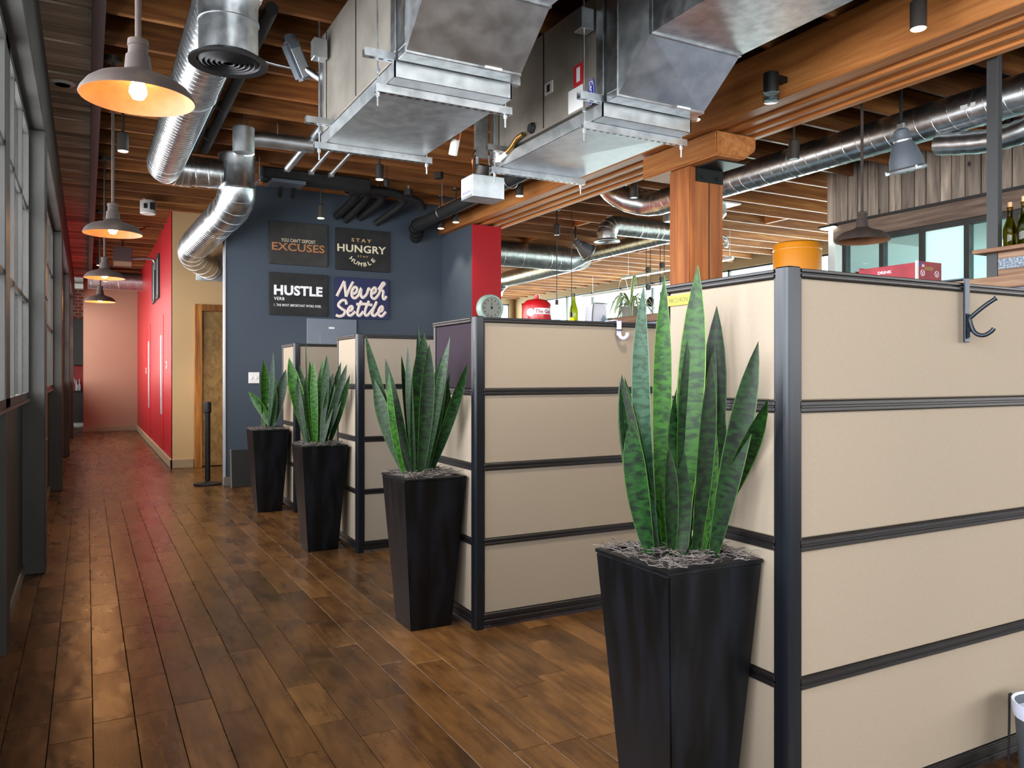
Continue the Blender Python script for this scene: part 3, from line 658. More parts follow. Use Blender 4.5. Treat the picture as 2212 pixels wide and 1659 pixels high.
m = MB(); text_fit(m, 'VERB', 2.075, 2.205, 2.310, 2.349, YS0-.0005, .012, .002, 1.1); m.build('lettering', 'ink_white', t)
m = MB(); text_fit(m, '1. THE MOST IMPORTANT WORD EVER.', 2.075, 2.675, 2.233, 2.265, YS0-.0005, .004, .002, 1.06); m.build('lettering', 'ink_white', t)
t = sign(2.856, 3.591, 2.108, 2.646, 'canvas_navy', 'navy canvas reading Never Settle in cream brush script')
ST = [[(1060,1135),(1110,1040),(1165,932)],[(1165,932),(1176,1030),(1190,1145)],[(1190,1145),(1235,1040),(1288,940)],
 [(1272,1112),(1330,1085),(1345,1035),(1312,1012),(1275,1062),(1270,1130),(1310,1165),(1370,1122)],[(1370,1122),(1402,1030),(1398,1115),(1425,1160),(1480,1110),(1508,1032),(1528,1062)],
 [(1540,1112),(1600,1085),(1616,1045),(1588,1022),(1552,1072),(1550,1148),(1595,1175),(1650,1120)],[(1650,1120),(1702,1010),(1738,972),(1715,955),(1680,1005),(1660,1042),(1720,1072),(1712,1145),(1732,1185),(1766,1142)],
 [(1196,1252),(1182,1198),(1130,1196),(1082,1258),(1130,1308),(1176,1342),(1150,1395),(1092,1410),(1048,1390)],[(1215,1350),(1270,1325),(1280,1290),(1254,1277),(1215,1330),(1220,1388),(1260,1400),(1320,1350)],
 [(1402,1202),(1362,1310),(1350,1388),(1385,1405),(1430,1350)],[(1512,1206),(1467,1310),(1455,1388),(1490,1405),(1540,1350)],[(1330,1250),(1450,1247),(1560,1265)],
 [(1540,1350),(1590,1290),(1624,1216),(1574,1325),(1560,1398),(1600,1410),(1640,1370)],[(1640,1370),(1700,1345),(1712,1302),(1690,1287),(1652,1340),(1655,1400),(1700,1420),(1756,1362)]]
m = MB()
for s_ in ST:
    pth = []
    for zx, zy in s_:
        zy2 = zy-(zx-1050)*.055; pth.append((2.868+(zx-1050)*.000965, 0, 2.635-(zy2-885)*.00096))
    pts = smooth_path(pth, 5); n0 = len(m.v); m.tube(pts, .0185, 8)
    for v in m.v[n0:]: v.y = YS0+v.y*.3
m.build('script_lettering', 'ink_script', t, smooth=60)
# electrical panel, switch, stanchion, leaning board
t = thing('electrical_panel', 'grey electrical panel door on the blue wall under the signs', 'panel', (2.82, 10.16, 1.2))
B(2.494, 10.155, 1.2, 3.15, 10.18, 2.095).build('cover', 'panel_grey', t, bevel=.003)
B(2.66, 10.148, 1.3, 3.03, 10.156, 1.9).build('door', 'panel_grey', t, bevel=.002)
B(2.775, 10.152, 1.965, 2.85, 10.1555, 1.99).build('nameplate', 'plate_white', t)
t = thing('light_switch', 'white double light switch plate on the blue wall', 'switch', (1.84, 10.17, 1.26))
B(1.773, 10.171, 1.26, 1.905, 10.18, 1.398).build('plate', 'plate_white', t, bevel=.003)
for x in (1.81, 1.868): B(x-.012, 10.162, 1.315, x+.012, 10.172, 1.343).build('toggle', 'plate_white', t, bevel=.002)
for n, (yy, z) in enumerate(((13.35, 1.52), (18.1, 1.45))):
    t = thing('wall_control', ('white wall control on the red wall near the cream corner', 'small white wall control beside the farther red door')[n], 'switch', (1.09, yy, z), 'controls on the red wall')
    B(1.088, yy-.04, z-.06, 1.1, yy+.04, z+.06).build('plate', 'plate_white', t, bevel=.002); B(1.083, yy-.02, z-.02, 1.089, yy+.02, z+.03).build('button', 'frame_black', t)
t = thing('stanchion_post', 'black crowd control stanchion post on round base', 'stanchion', (1.325, 10.41, 0))
MB().lathe([(0, 0), (.165, 0), (.168, .01), (.165, .022), (.05, .04), (.032, .05)], (1.325, 10.41, 0), 32).build('base', 'black_metal', t, smooth=40)
MB().lathe([(.032, .045), (.032, .90)], (1.325, 10.41, 0), 20).build('pole', 'black_metal', t, smooth=40)
MB().lathe([(.034, .89), (.044, .90), (.044, 1.0), (.04, 1.03), (0, 1.032)], (1.325, 10.41, 0), 12).build('belt_cassette', 'black_metal', t, smooth=40)
b = MB().hexa([(1.545, 10.0, 0), (1.80, 10.0, 0), (1.80, 10.03, 0), (1.545, 10.03, 0), (1.555, 10.12, .44), (1.81, 10.12, .44), (1.81, 10.15, .44), (1.555, 10.15, .44)])
t = thing('leaning_board', 'black framed board leaning against the blue wall behind a planter', 'board', (1.68, 10.05, 0))
b.build('board', 'board_black', t, bevel=.004)
MB().hexa([(1.538, 9.995, 0), (1.55, 9.995, 0), (1.55, 10.032, 0), (1.538, 10.032, 0), (1.548, 10.115, .45), (1.56, 10.115, .45), (1.56, 10.152, .45), (1.548, 10.152, .45)]).build('edge_strip', 'base_grey', t)

# ================================================================== LAMPS
def spot_light(loc, power, col, size=1.5, blend=.6, rad=.035):
    l = bpy.data.lights.new('lamp_glow', 'SPOT'); l.energy = power; l.color = col; l.spot_size = size; l.spot_blend = blend; l.shadow_soft_size = rad
    o = bpy.data.objects.new('lamp_glow', l); o.location = loc; C.objects.link(o); return o
WARM = (1, .5, .2); SOFT = (1, .87, .68)
def pendant(x, y, z, label, lit, ztop=3.73, group='warehouse pendants over the corridor'):
    t = thing('pendant_lamp', label, 'pendant lamp', (x, y, z), group)
    pr = [(.2, 0), (.203, .004), (.196, .02), (.178, .045), (.15, .066), (.11, .08), (.07, .092), (.048, .108)]
    inn = [(r-.004, zz-.003) for r, zz in pr[::-1]]
    sh = MB().lathe(pr, (x, y, z), 40).build('shade', 'rust_shade', t, smooth=50)
    sm = MB(); sm.lathe([(.2, 0)]+[(r-.005, zz-.002) for r, zz in pr[2:]]+[(.0, .1)], (x, y, z), 40).build('shade_lining', 'shade_inside', sh, smooth=50)
    # open the closed caps made by lathe at the rim
    for o in (sh, sh.children[0]):
        bm = bmesh.new(); bm.from_mesh(o.data)
        bmesh.ops.delete(bm, geom=[f for f in bm.faces if len(f.verts) > 8], context='FACES_ONLY'); bm.to_mesh(o.data); bm.free()
    MB().lathe([(.048, .108), (.046, .13), (.043, .165), (.036, .168), (.034, .2), (.038, .202), (.036, .225), (.022, .23), (.012, .235)], (x, y, z), 24).build('neck', 'rust_shade', t, smooth=35)
    MB().lathe([(.011, .23), (.011, ztop-.04-z)], (x, y, z), 12).build('stem', 'rust_shade', t, smooth=40)
    MB().lathe([(.02, ztop-.05-z), (.06, ztop-.04-z), (.065, ztop-.005-z), (0, ztop-.004-z)], (x, y, z), 20).build('canopy', 'fixture_bronze', t, smooth=35)
    if lit: MB().lathe([(0, .0), (.02, .004), (.032, .025), (.03, .045), (.018, .075), (.015, .1)], (x, y, z), 16).build('bulb', 'bulb_warm' if lit else 'pvc', t, smooth=60)
    if lit:
        l = bpy.data.lights.new('bulb_glow', 'POINT'); l.energy = lit; l.color = WARM; l.shadow_soft_size = .03
        o = bpy.data.objects.new('bulb_glow', l); o.location = (x, y, z-.012); C.objects.link(o)
for y, lb, e in ((3.3, 'rusty warehouse pendant lamp nearest the camera, glowing orange inside', 2.6), (6.55, 'rusty warehouse pendant lamp second from the camera over the corridor', 2.6), (9.6, 'rusty warehouse pendant lamp third from the camera over the corridor', 5), (12.75, 'rusty warehouse pendant lamp farthest from the camera, before the end wall', 9)):
    pendant(.172, y, 2.412, lb, e)
pendant(5.28, 4.07, 2.40, 'unlit brown warehouse pendant lamp in front of the weathered boards', 0, 3.73, 'warehouse pendant by the office')
def cyl_spot(x, y, z, label, ztop, lit=True, d=.044, hh=.15):
    t = thing('cylinder_downlight', label, 'downlight', (x, y, z), 'cylinder downlights on stems')
    MB().lathe([(d*.9, .004), (d, 0), (d, hh), (d*.8, hh+.008), (.014, hh+.01)], (x, y, z), 24).build('body', 'fixture_bronze', t, smooth=40)
    MB().lathe([(.011, hh+.008), (.011, ztop-z)], (x, y, z), 10).build('stem', 'fixture_bronze', t, smooth=40)
    MB().lathe([(.05, ztop-z-.02), (.055, ztop-z-.002), (0, ztop-z)], (x, y, z), 16).build('canopy', 'fixture_bronze', t, smooth=40)
    MB().lathe([(0, -.002), (d*.86, -.002), (d*.86, .006), (0, .006)], (x, y, z), 20).build('lens', 'lens_lit' if lit else 'cast_alloy', t)
    if lit: spot_light((x, y, z-.01), lit if lit > 1 else 16, SOFT)
for x, y, z, zt, lb, lit in ((.27, JY[22], 3.25, 3.73, 'small cylinder downlight behind the nearest pendant lamp', 60), (2.42, 9.2, 3.205, 3.73, 'cylinder downlight on a long stem in front of the wall signs', 26), (2.73, 8.0, 3.434, 3.73, 'cylinder downlight just below the left air handler', 20),
    (4.12, 7.45, 3.30, 3.73, 'cylinder downlight on the beam side right of the grey control box', 16), (4.12, 9.12, 3.30, 3.73, 'cylinder downlight beside the black pipe, nearer of the two by the blue corner', 16), (4.12, 9.6, 3.30, 3.73, 'cylinder downlight farthest along the beam, by the blue corner', 16),
    (4.12, 4.66, 3.33, 3.73, 'cylinder downlight half hidden behind the right air handler', 16), (4.12, 2.81, 3.315, 3.73, 'large looking cylinder downlight against the beam at the top right', 20),
    (5.9, JY[26], 3.36, 3.73, 'unlit cylinder downlight in front of the long horizontal duct', 0), (5.2, 6.85, 3.28, 3.73, 'unlit cylinder downlight left of the timber post', 0), (5.2, JY[17], 3.17, 3.73, 'unlit cylinder downlight before the big duct right of the post', 0), (1.9, JY[29], 3.3, 3.73, 'cylinder downlight in the alcove behind the blue wall', 80)):
    cyl_spot(x, y, z, lb, zt, lit)
for n, (x, y) in enumerate(((.2, JY[38]), (.35, JY[43]))):  # added fill: downlights tucked behind the pendants to brighten the end wall
    cyl_spot(x, y, 3.35, ('tiny added fill downlight far along the corridor behind the pendants', 'farthest added fill downlight before the corridor end wall')[n], 3.73, 70)
for n, (x, y) in enumerate(((2.42, 2.85), (2.42, -.8), (3.85, .2), (3.85, -1.6), (1.05, .3), (1.05, -2.0), (3.75, 2.1))):  # unseen downlights added as fill for the partition fronts
    cyl_spot(x, y, 3.3 if n else 3.2, ('added fill downlight overhead between the two duct runs, out of view', 'added fill downlight behind the viewer between the duct runs', 'added fill downlight overhead right of the viewer', 'added fill downlight behind the viewer near the beam', 'added fill downlight above the viewer over the walkway', 'added fill downlight behind the viewer over the walkway', 'added fill downlight over the nearest cubicle beside the beam')[n], 3.73, 34 if n else 95)
# clear lensed disc light on the beam face
t = thing('beam_sensor_light', 'black round fixture with clear lens ring on the beam face', 'light', (4.2, 3.97, 3.27))
MB().lathe([(.05, .06), (.052, .07), (.052, .2), (.03, .21), (0, .21)], (4.2, 3.97, 3.27), 24).build('housing', 'black_metal', t, smooth=40)
MB().lathe([(.048, .0), (.056, .004), (.058, .06), (.05, .062)], (4.2, 3.97, 3.27), 24).build('lens_ring', 'jar_glass', t, smooth=40)
MB().lathe([(0, .008), (.044, .01), (.044, .03), (0, .03)], (4.2, 3.97, 3.27), 20).build('reflector', 'spangle', t)
B(4.2, 3.94, 3.42, 4.332, 4.0, 3.46).build('arm', 'black_metal', t)
# grey industrial floods
def flood(x, y, z, tilt, label, ztop, az=0):
    t = thing('industrial_flood', label, 'floodlight', (x, y, z), 'grey industrial floodlights')
    m = Matrix.Rotation(az, 3, 'Z') @ Matrix.Rotation(tilt, 3, 'Y')
    MB().lathe([(.13, 0), (.125, .02), (.118, .08), (.095, .15), (.065, .205), (.058, .22), (.058, .27), (.05, .30), (.02, .31), (0, .31)], (x, y, z), 32, m).build('bell', 'grey_enamel', t, smooth=40)
    rg = MB().lathe([(.128, -.022), (.145, -.018), (.148, .0), (.136, .012), (.126, .012)], (x, y, z), 32, m).build('lens_ring', 'cast_alloy', t, smooth=35)
    MB().lathe([(.06, .205), (.066, .21), (.066, .225), (.06, .23)], (x, y, z), 28, m).build('collar', 'cast_alloy', t, smooth=35)
    MB().lathe([(0, -.03), (.06, -.026), (.126, -.012), (.126, -.002), (0, -.004)], (x, y, z), 28, m).build('lens', 'jar_glass', t, smooth=50)
    for a in range(3):
        q = Vector((math.cos(a*2.094)*.146, math.sin(a*2.094)*.146, -.004)); MB().lathe([(0, -.014), (.011, -.014), (.011, .014), (0, .014)], Vector((x, y, z))+m @ q, 8, m).build('clamp', 'cast_alloy', rg)
    tp = Vector((x, y, z))+m @ Vector((0, 0, .29)); B(tp.x-.012, tp.y-.03, tp.z-.02, tp.x+.012, tp.y+.03, tp.z+.06).build('knuckle', 'cast_alloy', t, bevel=.004)
    MB().tube([(tp.x, tp.y, tp.z+.05), (tp.x, tp.y, ztop)], .013, 10).build('stem', 'black_metal', t, smooth=40)
    return t
flood(5.58, 3.9, 2.96, -.25, 'large grey bell floodlight hanging before the big spiral duct', 3.73)
flood(7.1, 10.55, 3.33, -1.0, 'distant grey bell floodlight tilted toward the right, under the beam', 3.73)
# ceiling pieces over the corridor
t = thing('ceiling_speaker', 'white round speaker disc set in the plank soffit', 'speaker', (-.167, 7.13, 3.655))
MB().lathe([(0, .0), (.075, .002), (.09, .012), (.09, .03), (0, .03)], (-.167, 7.13, 3.648), 28).build('disc', 'plate_white', t, smooth=40)
MB().lathe([(.05, -.001), (.055, -.003), (.06, -.001)], (-.167, 7.13, 3.648), 24).build('ring', 'base_grey', t)
t = thing('hanging_sensor', 'round grey sensor housing hung on a short cord under the joists', 'sensor', (.72, 11.5, 3.5))
MB().lathe([(0, 0), (.09, 0), (.1, .01), (.1, .16), (.09, .18), (0, .185)], (.72, 11.5, 3.5), 24).build('housing', 'white_steel', t, smooth=40)
B(.66, 11.385, 3.56, .70, 11.41, 3.62).build('window', 'frame_black', t); B(.735, 11.385, 3.55, .80, 11.42, 3.64).build('vent', 'frame_black', t)
MB().tube(smooth_path([(.72, 11.5, 3.68), (.70, 11.55, 3.7), (.68, JY[30], 3.76)]), .008, 8).build('cord', 'white_steel', t, smooth=50)
t = thing('hanging_box_sign', 'dark box hanging from a stem over the far corridor', 'box', (.56, 15.5, 3.28))
B(.41, 15.44, 3.28, .71, 15.56, 3.62).build('body', 'trim_taupe', t, bevel=.005); B(.42, 15.435, 3.285, .70, 15.445, 3.36).build('lower_strip', 'base_paint', t)
MB().tube([(.56, 15.5, 3.6), (.56, 15.5, 3.74)], .015, 8).build('stem', 'fixture_bronze', t)
t = thing('corridor_conduit', 'grey conduit offsetting under the joists by the red wall', 'conduit', (.8, 15.6, 3.45))
MB().tube(smooth_path([(.71, 15.5, 3.42), (.9, 15.5, 3.44), (1.03, 15.5, 3.44), (1.08, 15.5, 3.38), (1.085, 15.5, 3.25)]), .022, 10).build('pipe', 'cast_alloy', t, smooth=50)
t = thing('sprinkler_pipe', 'thin pipe slanting up under the corridor joists', 'pipe', (.6, 13.6, 3.5))
MB().tube([(.45, 13.2, 3.45), (.82, 13.9, 3.71)], .018, 8).build('pipe', 'cast_alloy', t, smooth=50)
# ================================================================== DUCTWORK
def helix(c0, c1, r, pitch, n=20):
    c0, c1 = Vector(c0), Vector(c1); ax = (c1-c0); L = ax.length; ax.normalize()
    up = Vector((0, 0, 1)) if abs(ax.z) < .9 else Vector((1, 0, 0)); e1 = (up-ax*up.dot(ax)).normalized(); e2 = ax.cross(e1); N_ = int(L/pitch*n)
    return [c0+ax*(L*i/N_)+(e1*math.cos(2*math.pi*i/n)+e2*math.sin(2*math.pi*i/n))*r for i in range(N_+1)]
def run(t, a, b, r, pitch=.11, seam=True, m='galvanized', name='duct_run', bands=()):
    o = MB().tube([a, b], r, 40).build(name, m, t, smooth=40)
    if seam: MB().tube(helix(a, b, r, pitch), .0034, 5, cap=False).build('spiral_seam', 'duct_seam', o)
    a, b = Vector(a), Vector(b)
    for q in bands:
        p = a.lerp(b, q); d = (b-a).normalized()*.012; MB().tube([p-d, p+d], r+.004, 40).build('band', 'duct_seam', o, smooth=40)
    return o
def elbow(t, pts, r, gores=True, n=7):
    P = smooth_path(pts, n); o = MB().tube(P, r, 36).build('elbow', 'galvanized', t, smooth=40)
    if gores:
        for i in range(2, len(P)-2, 4):
            d = (P[i+1]-P[i-1]).normalized()*.005; MB().tube([P[i]-d, P[i]+d], r+.003, 36).build('seam_ring', 'duct_seam', o, smooth=40)
    return o
def diffuser(t, c, r, m='black_metal'):
    x, y, z = c
    o = MB().lathe([(r*.72, .05), (r*.75, .03), (r, .0), (r*1.0, -.012), (r*.8, -.006), (r*.7, .03)], c, 40).build('diffuser', m, t, smooth=40)
    for k in (.15, .28, .41, .54, .66): MB().lathe([(r*k, .0), (r*k+.02, -.005+.02), (r*k+.016, .022), (r*k-.004, .006)], (x, y, z-.012), 32, close=True).build('vane', m, o, smooth=40)
    MB().box(x-r*.7, y-.004, z+.006, x+r*.7, y+.004, z+.014).build('cross_bar', m, o)
    return o
# corridor duct: long run, cross piece, sloping run into the cream wall
r = .165
t = thing('spiral_duct', 'long galvanized spiral duct over the corridor with black round diffuser', 'duct', (.69, 5.0, 3.47))
run(t, (.69, -1.0, 3.47), (.69, 8.42, 3.47), r, .078, bands=(.52, .985))
elbow(t, [(.69, 8.40, 3.47), (.69, 8.55, 3.47), (.72, 8.68, 3.47), (.84, 8.72, 3.47), (.95, 8.72, 3.47)], r)
run(t, (.94, 8.72, 3.47), (1.25, 8.72, 3.47), r*.92, .12, bands=(.2, .6))
for y in (2.0, 6.2): MB().tube(arc((.69, y, 3.47), r+.004, 0, math.pi*2, (1, 0, 0), (0, 0, 1), 32), .004, 6).tube([(.69, y, 3.47+r), (.69, y, 3.74)], .004, 6).build('hanger', 'galvanized_dull', t)
# diffuser branch near the camera
t = thing('duct_diffuser', 'short galvanized drop with black round diffuser under the corridor duct', 'diffuser', (.66, 4.37, 3.0))
MB().lathe([(.150, .03), (.150, .20), (.156, .203), (.156, .215), (.150, .218), (.150, .30), (.160, .33)], (.66, 4.37, 3.02), 36).build('collar', 'galvanized', t, smooth=35)
diffuser(t, (.66, 4.37, 3.02), .2)
# second part: upright can, elbow, sloping run to wall plate
t = thing('sloping_duct', 'galvanized spiral duct stepping down behind the blue wall into a wall plate', 'duct', (1.4, 9.5, 3.0))
MB().lathe([(.19, 0), (.19, .02), (.185, .03), (.185, .34), (.19, .35), (.19, .37), (.1, .40), (0, .40)], (1.40, 8.72, 3.32), 36).build('plenum', 'galvanized', t, smooth=35)
elbow(t, [(1.40, 8.72, 3.36), (1.40, 8.76, 3.26), (1.38, 8.95, 3.17), (1.33, 9.3, 3.12)], .19)
run(t, (1.335, 9.27, 3.125), (1.22, 10.75, 3.02), .185, .07, bands=(.93,))
elbow(t, [(1.22, 10.72, 3.025), (1.21, 11.1, 3.0), (1.30, 11.6, 2.97), (1.50, 12.1, 2.95), (1.62, 12.44, 2.95)], .17)
B(1.42, 12.435, 2.76, 1.85, 12.45, 3.13).build('wall_plate', 'galvanized_dull', t, bevel=.003)
t = thing('stub_can', 'small upright grey metal can hung beside the corridor duct elbow', 'can', (1.25, 7.45, 3.36))
MB().lathe([(.0, .015), (.09, .01), (.095, 0), (.095, .23), (.085, .24), (0, .24)], (1.25, 7.42, 3.37), 32).build('can', 'galvanized_dull', t, smooth=40)
MB().tube([(1.22, 7.42, 3.6), (1.27, 7.38, 3.76)], .004, 6).tube([(1.28, 7.42, 3.6), (1.28, 7.38, 3.76)], .004, 6).build('wire', 'fixture_bronze', t)
t = thing('branch_pipe', 'grey flexible branch duct running right behind the left air handler', 'duct', (1.7, 7.7, 3.55))
MB().tube(smooth_path([(1.30, 7.75, 3.56), (1.40, 7.72, 3.6), (1.6, 7.7, 3.605), (1.95, 7.68, 3.6)]), .07, 20).build('duct_run', 'galvanized_dull', t, smooth=50)
MB().tube([(1.6, 7.66, 3.66), (1.6, 7.66, 3.76)], .006, 6).build('hanger', 'galvanized_dull', t)
t = thing('far_corridor_duct', 'round grey duct crossing high before the corridor end wall', 'duct', (.6, 19.6, 3.45))
run(t, (.02, 19.6, 3.45), (1.1, 19.6, 3.45), .2, .18, m='galvanized_dull')
MB().tube([(.5, 19.6, 3.64), (.5, 19.6, 3.74)], .01, 6).build('hanger', 'fixture_bronze', t)
# open office ducts
t = thing('main_spiral_duct', 'big galvanized spiral duct running behind the timber post on the right', 'duct', (6.28, 5.0, 3.47))
run(t, (6.28, .2, 3.51), (6.28, 7.75, 3.51), .152, .145, bands=(.47, .9))
elbow(t, [(6.28, 7.72, 3.51), (6.24, 7.95, 3.53), (6.1, 8.15, 3.6), (5.98, 8.3, 3.72), (5.92, 8.4, 3.86)], .15)
for y in (2.6, 5.6): MB().tube(arc((6.28, y, 3.51), .155, 0, math.pi*2, (1, 0, 0), (0, 0, 1), 32), .004, 6).tube([(6.28, y, 3.66), (6.28, y, 3.74)], .006, 6).build('hanger', 'galvanized_dull', t)
B(6.126, 3.70, 3.475, 6.133, 3.82, 3.51).build('tag_plate', 'plate_white', t)
t = thing('flex_branch_duct', 'flexible silver branch duct with round diffuser right of the floodlight', 'duct', (6.2, 3.0, 3.3))
MB().tube(smooth_path([(6.28, 4.1, 3.30), (6.27, 3.7, 3.22), (6.25, 3.4, 3.22), (6.22, 3.15, 3.27), (6.2, 3.02, 3.24)]), [.09+.006*(i % 2) for i in range(25)], 20).build('flex_hose', 'galvanized', t, smooth=50)
MB().lathe([(.1, 0), (.1, .18), (.0, .2)], (6.2, 2.98, 3.12), 28).build('boot', 'galvanized', t, smooth=40); diffuser(t, (6.2, 2.98, 3.1), .16, 'cast_alloy')
t = thing('upper_flex_duct', 'silver duct end showing above the beam at the far right', 'duct', (5.6, 2.4, 3.55))
MB().tube(smooth_path([(5.35, 2.2, 3.56), (5.7, 2.5, 3.56), (6.0, 2.9, 3.56), (6.15, 3.2, 3.54)]), .13, 24).build('duct_run', 'galvanized', t, smooth=50)
t = thing('distant_long_duct', 'long galvanized spiral duct running away under the far joists', 'duct', (8.1, 12, 3.5))
run(t, (8.1, 9.2, 3.57), (8.1, 12.2, 3.57), .125, .12, bands=(.75, .85)); run(t, (8.1, 12.2, 3.50), (8.1, 15.1, 3.46), .17, .12)
elbow(t, [(8.1, 15.05, 3.46), (8.1, 15.35, 3.45), (8.02, 15.55, 3.3), (8.0, 15.6, 3.15)], .165)
for y in (JY[28], JY[34]): MB().tube([(8.1, y, 3.6), (8.1, y, 3.74)], .008, 6).build('hanger', 'galvanized_dull', t)
t = thing('distant_cross_duct', 'thick horizontal spiral duct running left from the distant long duct', 'duct', (6.8, 12.28, 3.53))
run(t, (5.2, 12.28, 3.52), (7.75, 12.28, 3.5), .225, .19, bands=(.82,))
MB().tube([(7.74, 12.28, 3.5), (7.86, 12.26, 3.5), (8.0, 12.2, 3.53), (8.1, 12.1, 3.57)], [.225, .21, .16, .125], 36).build('reducer', 'galvanized', t, smooth=40)
MB().tube([(6.4, 12.28, 3.7), (6.4, 12.28, 3.8)], .01, 6).build('hanger', 'galvanized_dull', t)
t = thing('elbow_diffuser_duct', 'galvanized spiral duct with elbow and round downward diffuser left of the post', 'duct', (7.2, 9.4, 3.45))
run(t, (6.93, 9.47, 3.56), (7.98, 9.47, 3.56), .14, .1)
elbow(t, [(6.95, 9.47, 3.56), (6.82, 9.47, 3.56), (6.74, 9.47, 3.52), (6.70, 9.47, 3.44), (6.70, 9.47, 3.34)], .14); diffuser(t, (6.70, 9.47, 3.32), .19, 'cast_alloy')
# ================================================================== AIR HANDLERS
def hvac(x0, x1, label, carrier=False):
    t = thing('air_handler', label, 'air handler', ((x0+x1)/2, 4.6, 2.92), 'ceiling hung air handlers')
    ca = B(x0+.01, 3.97, 3.04, x1-.02, 5.40, 3.70).build('casing', 'casing_steel', t, bevel=.004)
    for yy in (4.62, 5.28): B(x0+.006, yy, 3.05, x0+.012, yy+.006, 3.69).build('panel_seam', 'frame_black', ca)
    B(x0+.0, 5.36, 3.03, x0+.05, 5.42, 3.70).build('corner_angle', 'galvanized', ca)
    def ring(a, b, y0, y1, zz0, zz1, th): return MB().box(a, y0, zz0, b, y1, zz0+th).box(a, y0, zz1-th, b, y1, zz1).box(a, y0, zz0+th, a+th, y1, zz1-th).box(b-th, y0, zz0+th, b, y1, zz1-th)
    ring(x0-.004, x1-.006, 3.90, 3.975, 3.018, 3.72, .04).build('collar', 'galvanized', t, bevel=.003)
    ring(x0+.016, x1-.026, 3.868, 3.90, 3.04, 3.70, .03).build('gasket', 'black_rubber', t)
    fl = ring(x0-.002, x1-.008, 3.76, 3.868, 3.0, 3.72, .045).build('flange', 'galvanized', t, bevel=.003)
    B(x0+.45, 3.755, 3.006, x0+.55, 3.762, 3.03).build('data_plate', 'plate_white', fl)
    # transition hood with creased faces
    def lerp(a, b, q): return tuple(a[i]+(b[i]-a[i])*q for i in range(3))
    y0, yr = 3.78, 3.455; zb0, zb1 = 3.0, 3.255; a, b = x0+.005, x1-.01
    A, Bq, Cq, D = (a, y0, zb0), (b, y0, zb0), (b, yr, zb1), (a, yr, zb1); ce = tuple((A[i]+Cq[i])/2 for i in range(3)); ce = (ce[0], ce[1]-.006, ce[2]-.008)
    up = [(a, y0, 3.72), (b, y0, 3.72), (b, yr, 3.72), (a, yr, 3.72)]
    MB().add([A, Bq, Cq, D, ce]+up, [(0, 1, 4), (1, 2, 4), (2, 3, 4), (3, 0, 4), (0, 3, 8, 5), (1, 6, 7, 2), (5, 8, 7, 6), (0, 5, 6, 1), (3, 2, 7, 8)]).build('transition_hood', 'galvanized_dull', t)
    MB().box(a-.004, yr-.012, zb1-.008, b+.004, yr+.012, 3.72).build('drive_cleat', 'galvanized', t)
    yy = yr
    for L in (.9, 1.2, 1.2, 1.2): B(a, yy-L+.004, zb1, b, yy, 3.72).build('duct_section', 'galvanized', t, bevel=.002); yy -= L
    # drain pan
    p0, p1, q0, q1 = x0-.008, x1+.006, 3.90, 5.37; ce = ((p0+p1)/2, (q0+q1)/2, 2.912)
    pn = MB().add([(p0, q0, 2.92), (p1, q0, 2.92), (p1, q1, 2.92), (p0, q1, 2.92), ce], [(0, 1, 4), (1, 2, 4), (2, 3, 4), (3, 0, 4)])
    pn.box(p0, q0, 2.92, p1, q0+.008, 3.005).box(p0, q1-.008, 2.92, p1, q1, 3.005).box(p0, q0, 2.92, p0+.008, q1, 3.005).box(p1-.008, q0, 2.92, p1, q1, 3.005).box(p0, q0, 2.9205, p1, q1, 2.924)
    pn.build('drain_pan', 'galvanized_dull', t)
    for yv, zv, xa, xb in ((3.915, 2.985, x0-.17, x1+.06), (4.03, 2.875, x0-.07, x1+.07), (5.13, 2.985, x0-.17, x1+.02), (5.23, 2.875, x0-.09, x1+.07)):
        if zv > 2.9: zv = 3.006
        s_ = MB().box(xa, yv-.02, zv, xb, yv-.016, zv+.042).box(xa, yv+.016, zv, xb, yv+.02, zv+.042).box(xa, yv-.016, zv, xb, yv+.016, zv+.004).build('strut', 'galvanized', t)
        sl = MB(); k = xa+.03
        while k < xb-.03: sl.box(k, yv-.007, zv-.0006, k+.026, yv+.007, zv); k += .05
        sl.build('slots', 'frame_black', s_, kind='stuff')
    for rx in (x0-.055, x1+.035):
        for ry in (4.03, 5.23):
            ro = MB().lathe([(.0055, 2.80), (.0055, 3.735)], (rx, ry, 0), 8).build('hanger_rod', 'galvanized', t, smooth=40)
            [MB().lathe([(0, q), (.012, q), (.012, q+.022), (0, q+.022)], (rx, ry, 0), 6).build('nut', 'galvanized', ro) for q in (2.85, 2.98)]
            B(rx-.045, ry-.045, 3.47, rx+.045, ry+.045, 3.60).build('spring_isolator', 'galvanized_dull', ro, bevel=.004)
    if carrier:
        n = 28; ov = MB().prism([(4.04+.035*math.cos(2*math.pi*i/n), 3.115+.085*math.sin(2*math.pi*i/n)) for i in range(n)], x0+.004, x0+.0105, 'x').build('maker_badge', 'label_blue', t)
        m = MB().prism([(4.04+.031*math.cos(2*math.pi*i/n), 3.115+.08*math.sin(2*math.pi*i/n)) for i in range(n)], x0+.0032, x0+.005, 'x'); m.build('badge_rim', 'ink_white', ov)
        MB().prism([(4.04+.029*math.cos(2*math.pi*i/n), 3.115+.077*math.sin(2*math.pi*i/n)) for i in range(n)], x0+.0026, x0+.004, 'x').build('badge_field', 'label_blue', ov)
        m = MB(); text_fit(m, 'Carrier', 0, .135, -.014, .018, 0, .012, .001, fn=lambda p: (x0+.002+p[1], 4.04-p[2], 3.182-p[0])); m.build('badge_lettering', 'ink_white', ov)
        B(x0+.004, 4.13, 3.20, x0+.0105, 4.24, 3.335).build('warning_label', 'label_red', t); B(x0+.003, 4.165, 3.225, x0+.0105, 4.205, 3.315).build('label_text_block', 'ink_white', t)
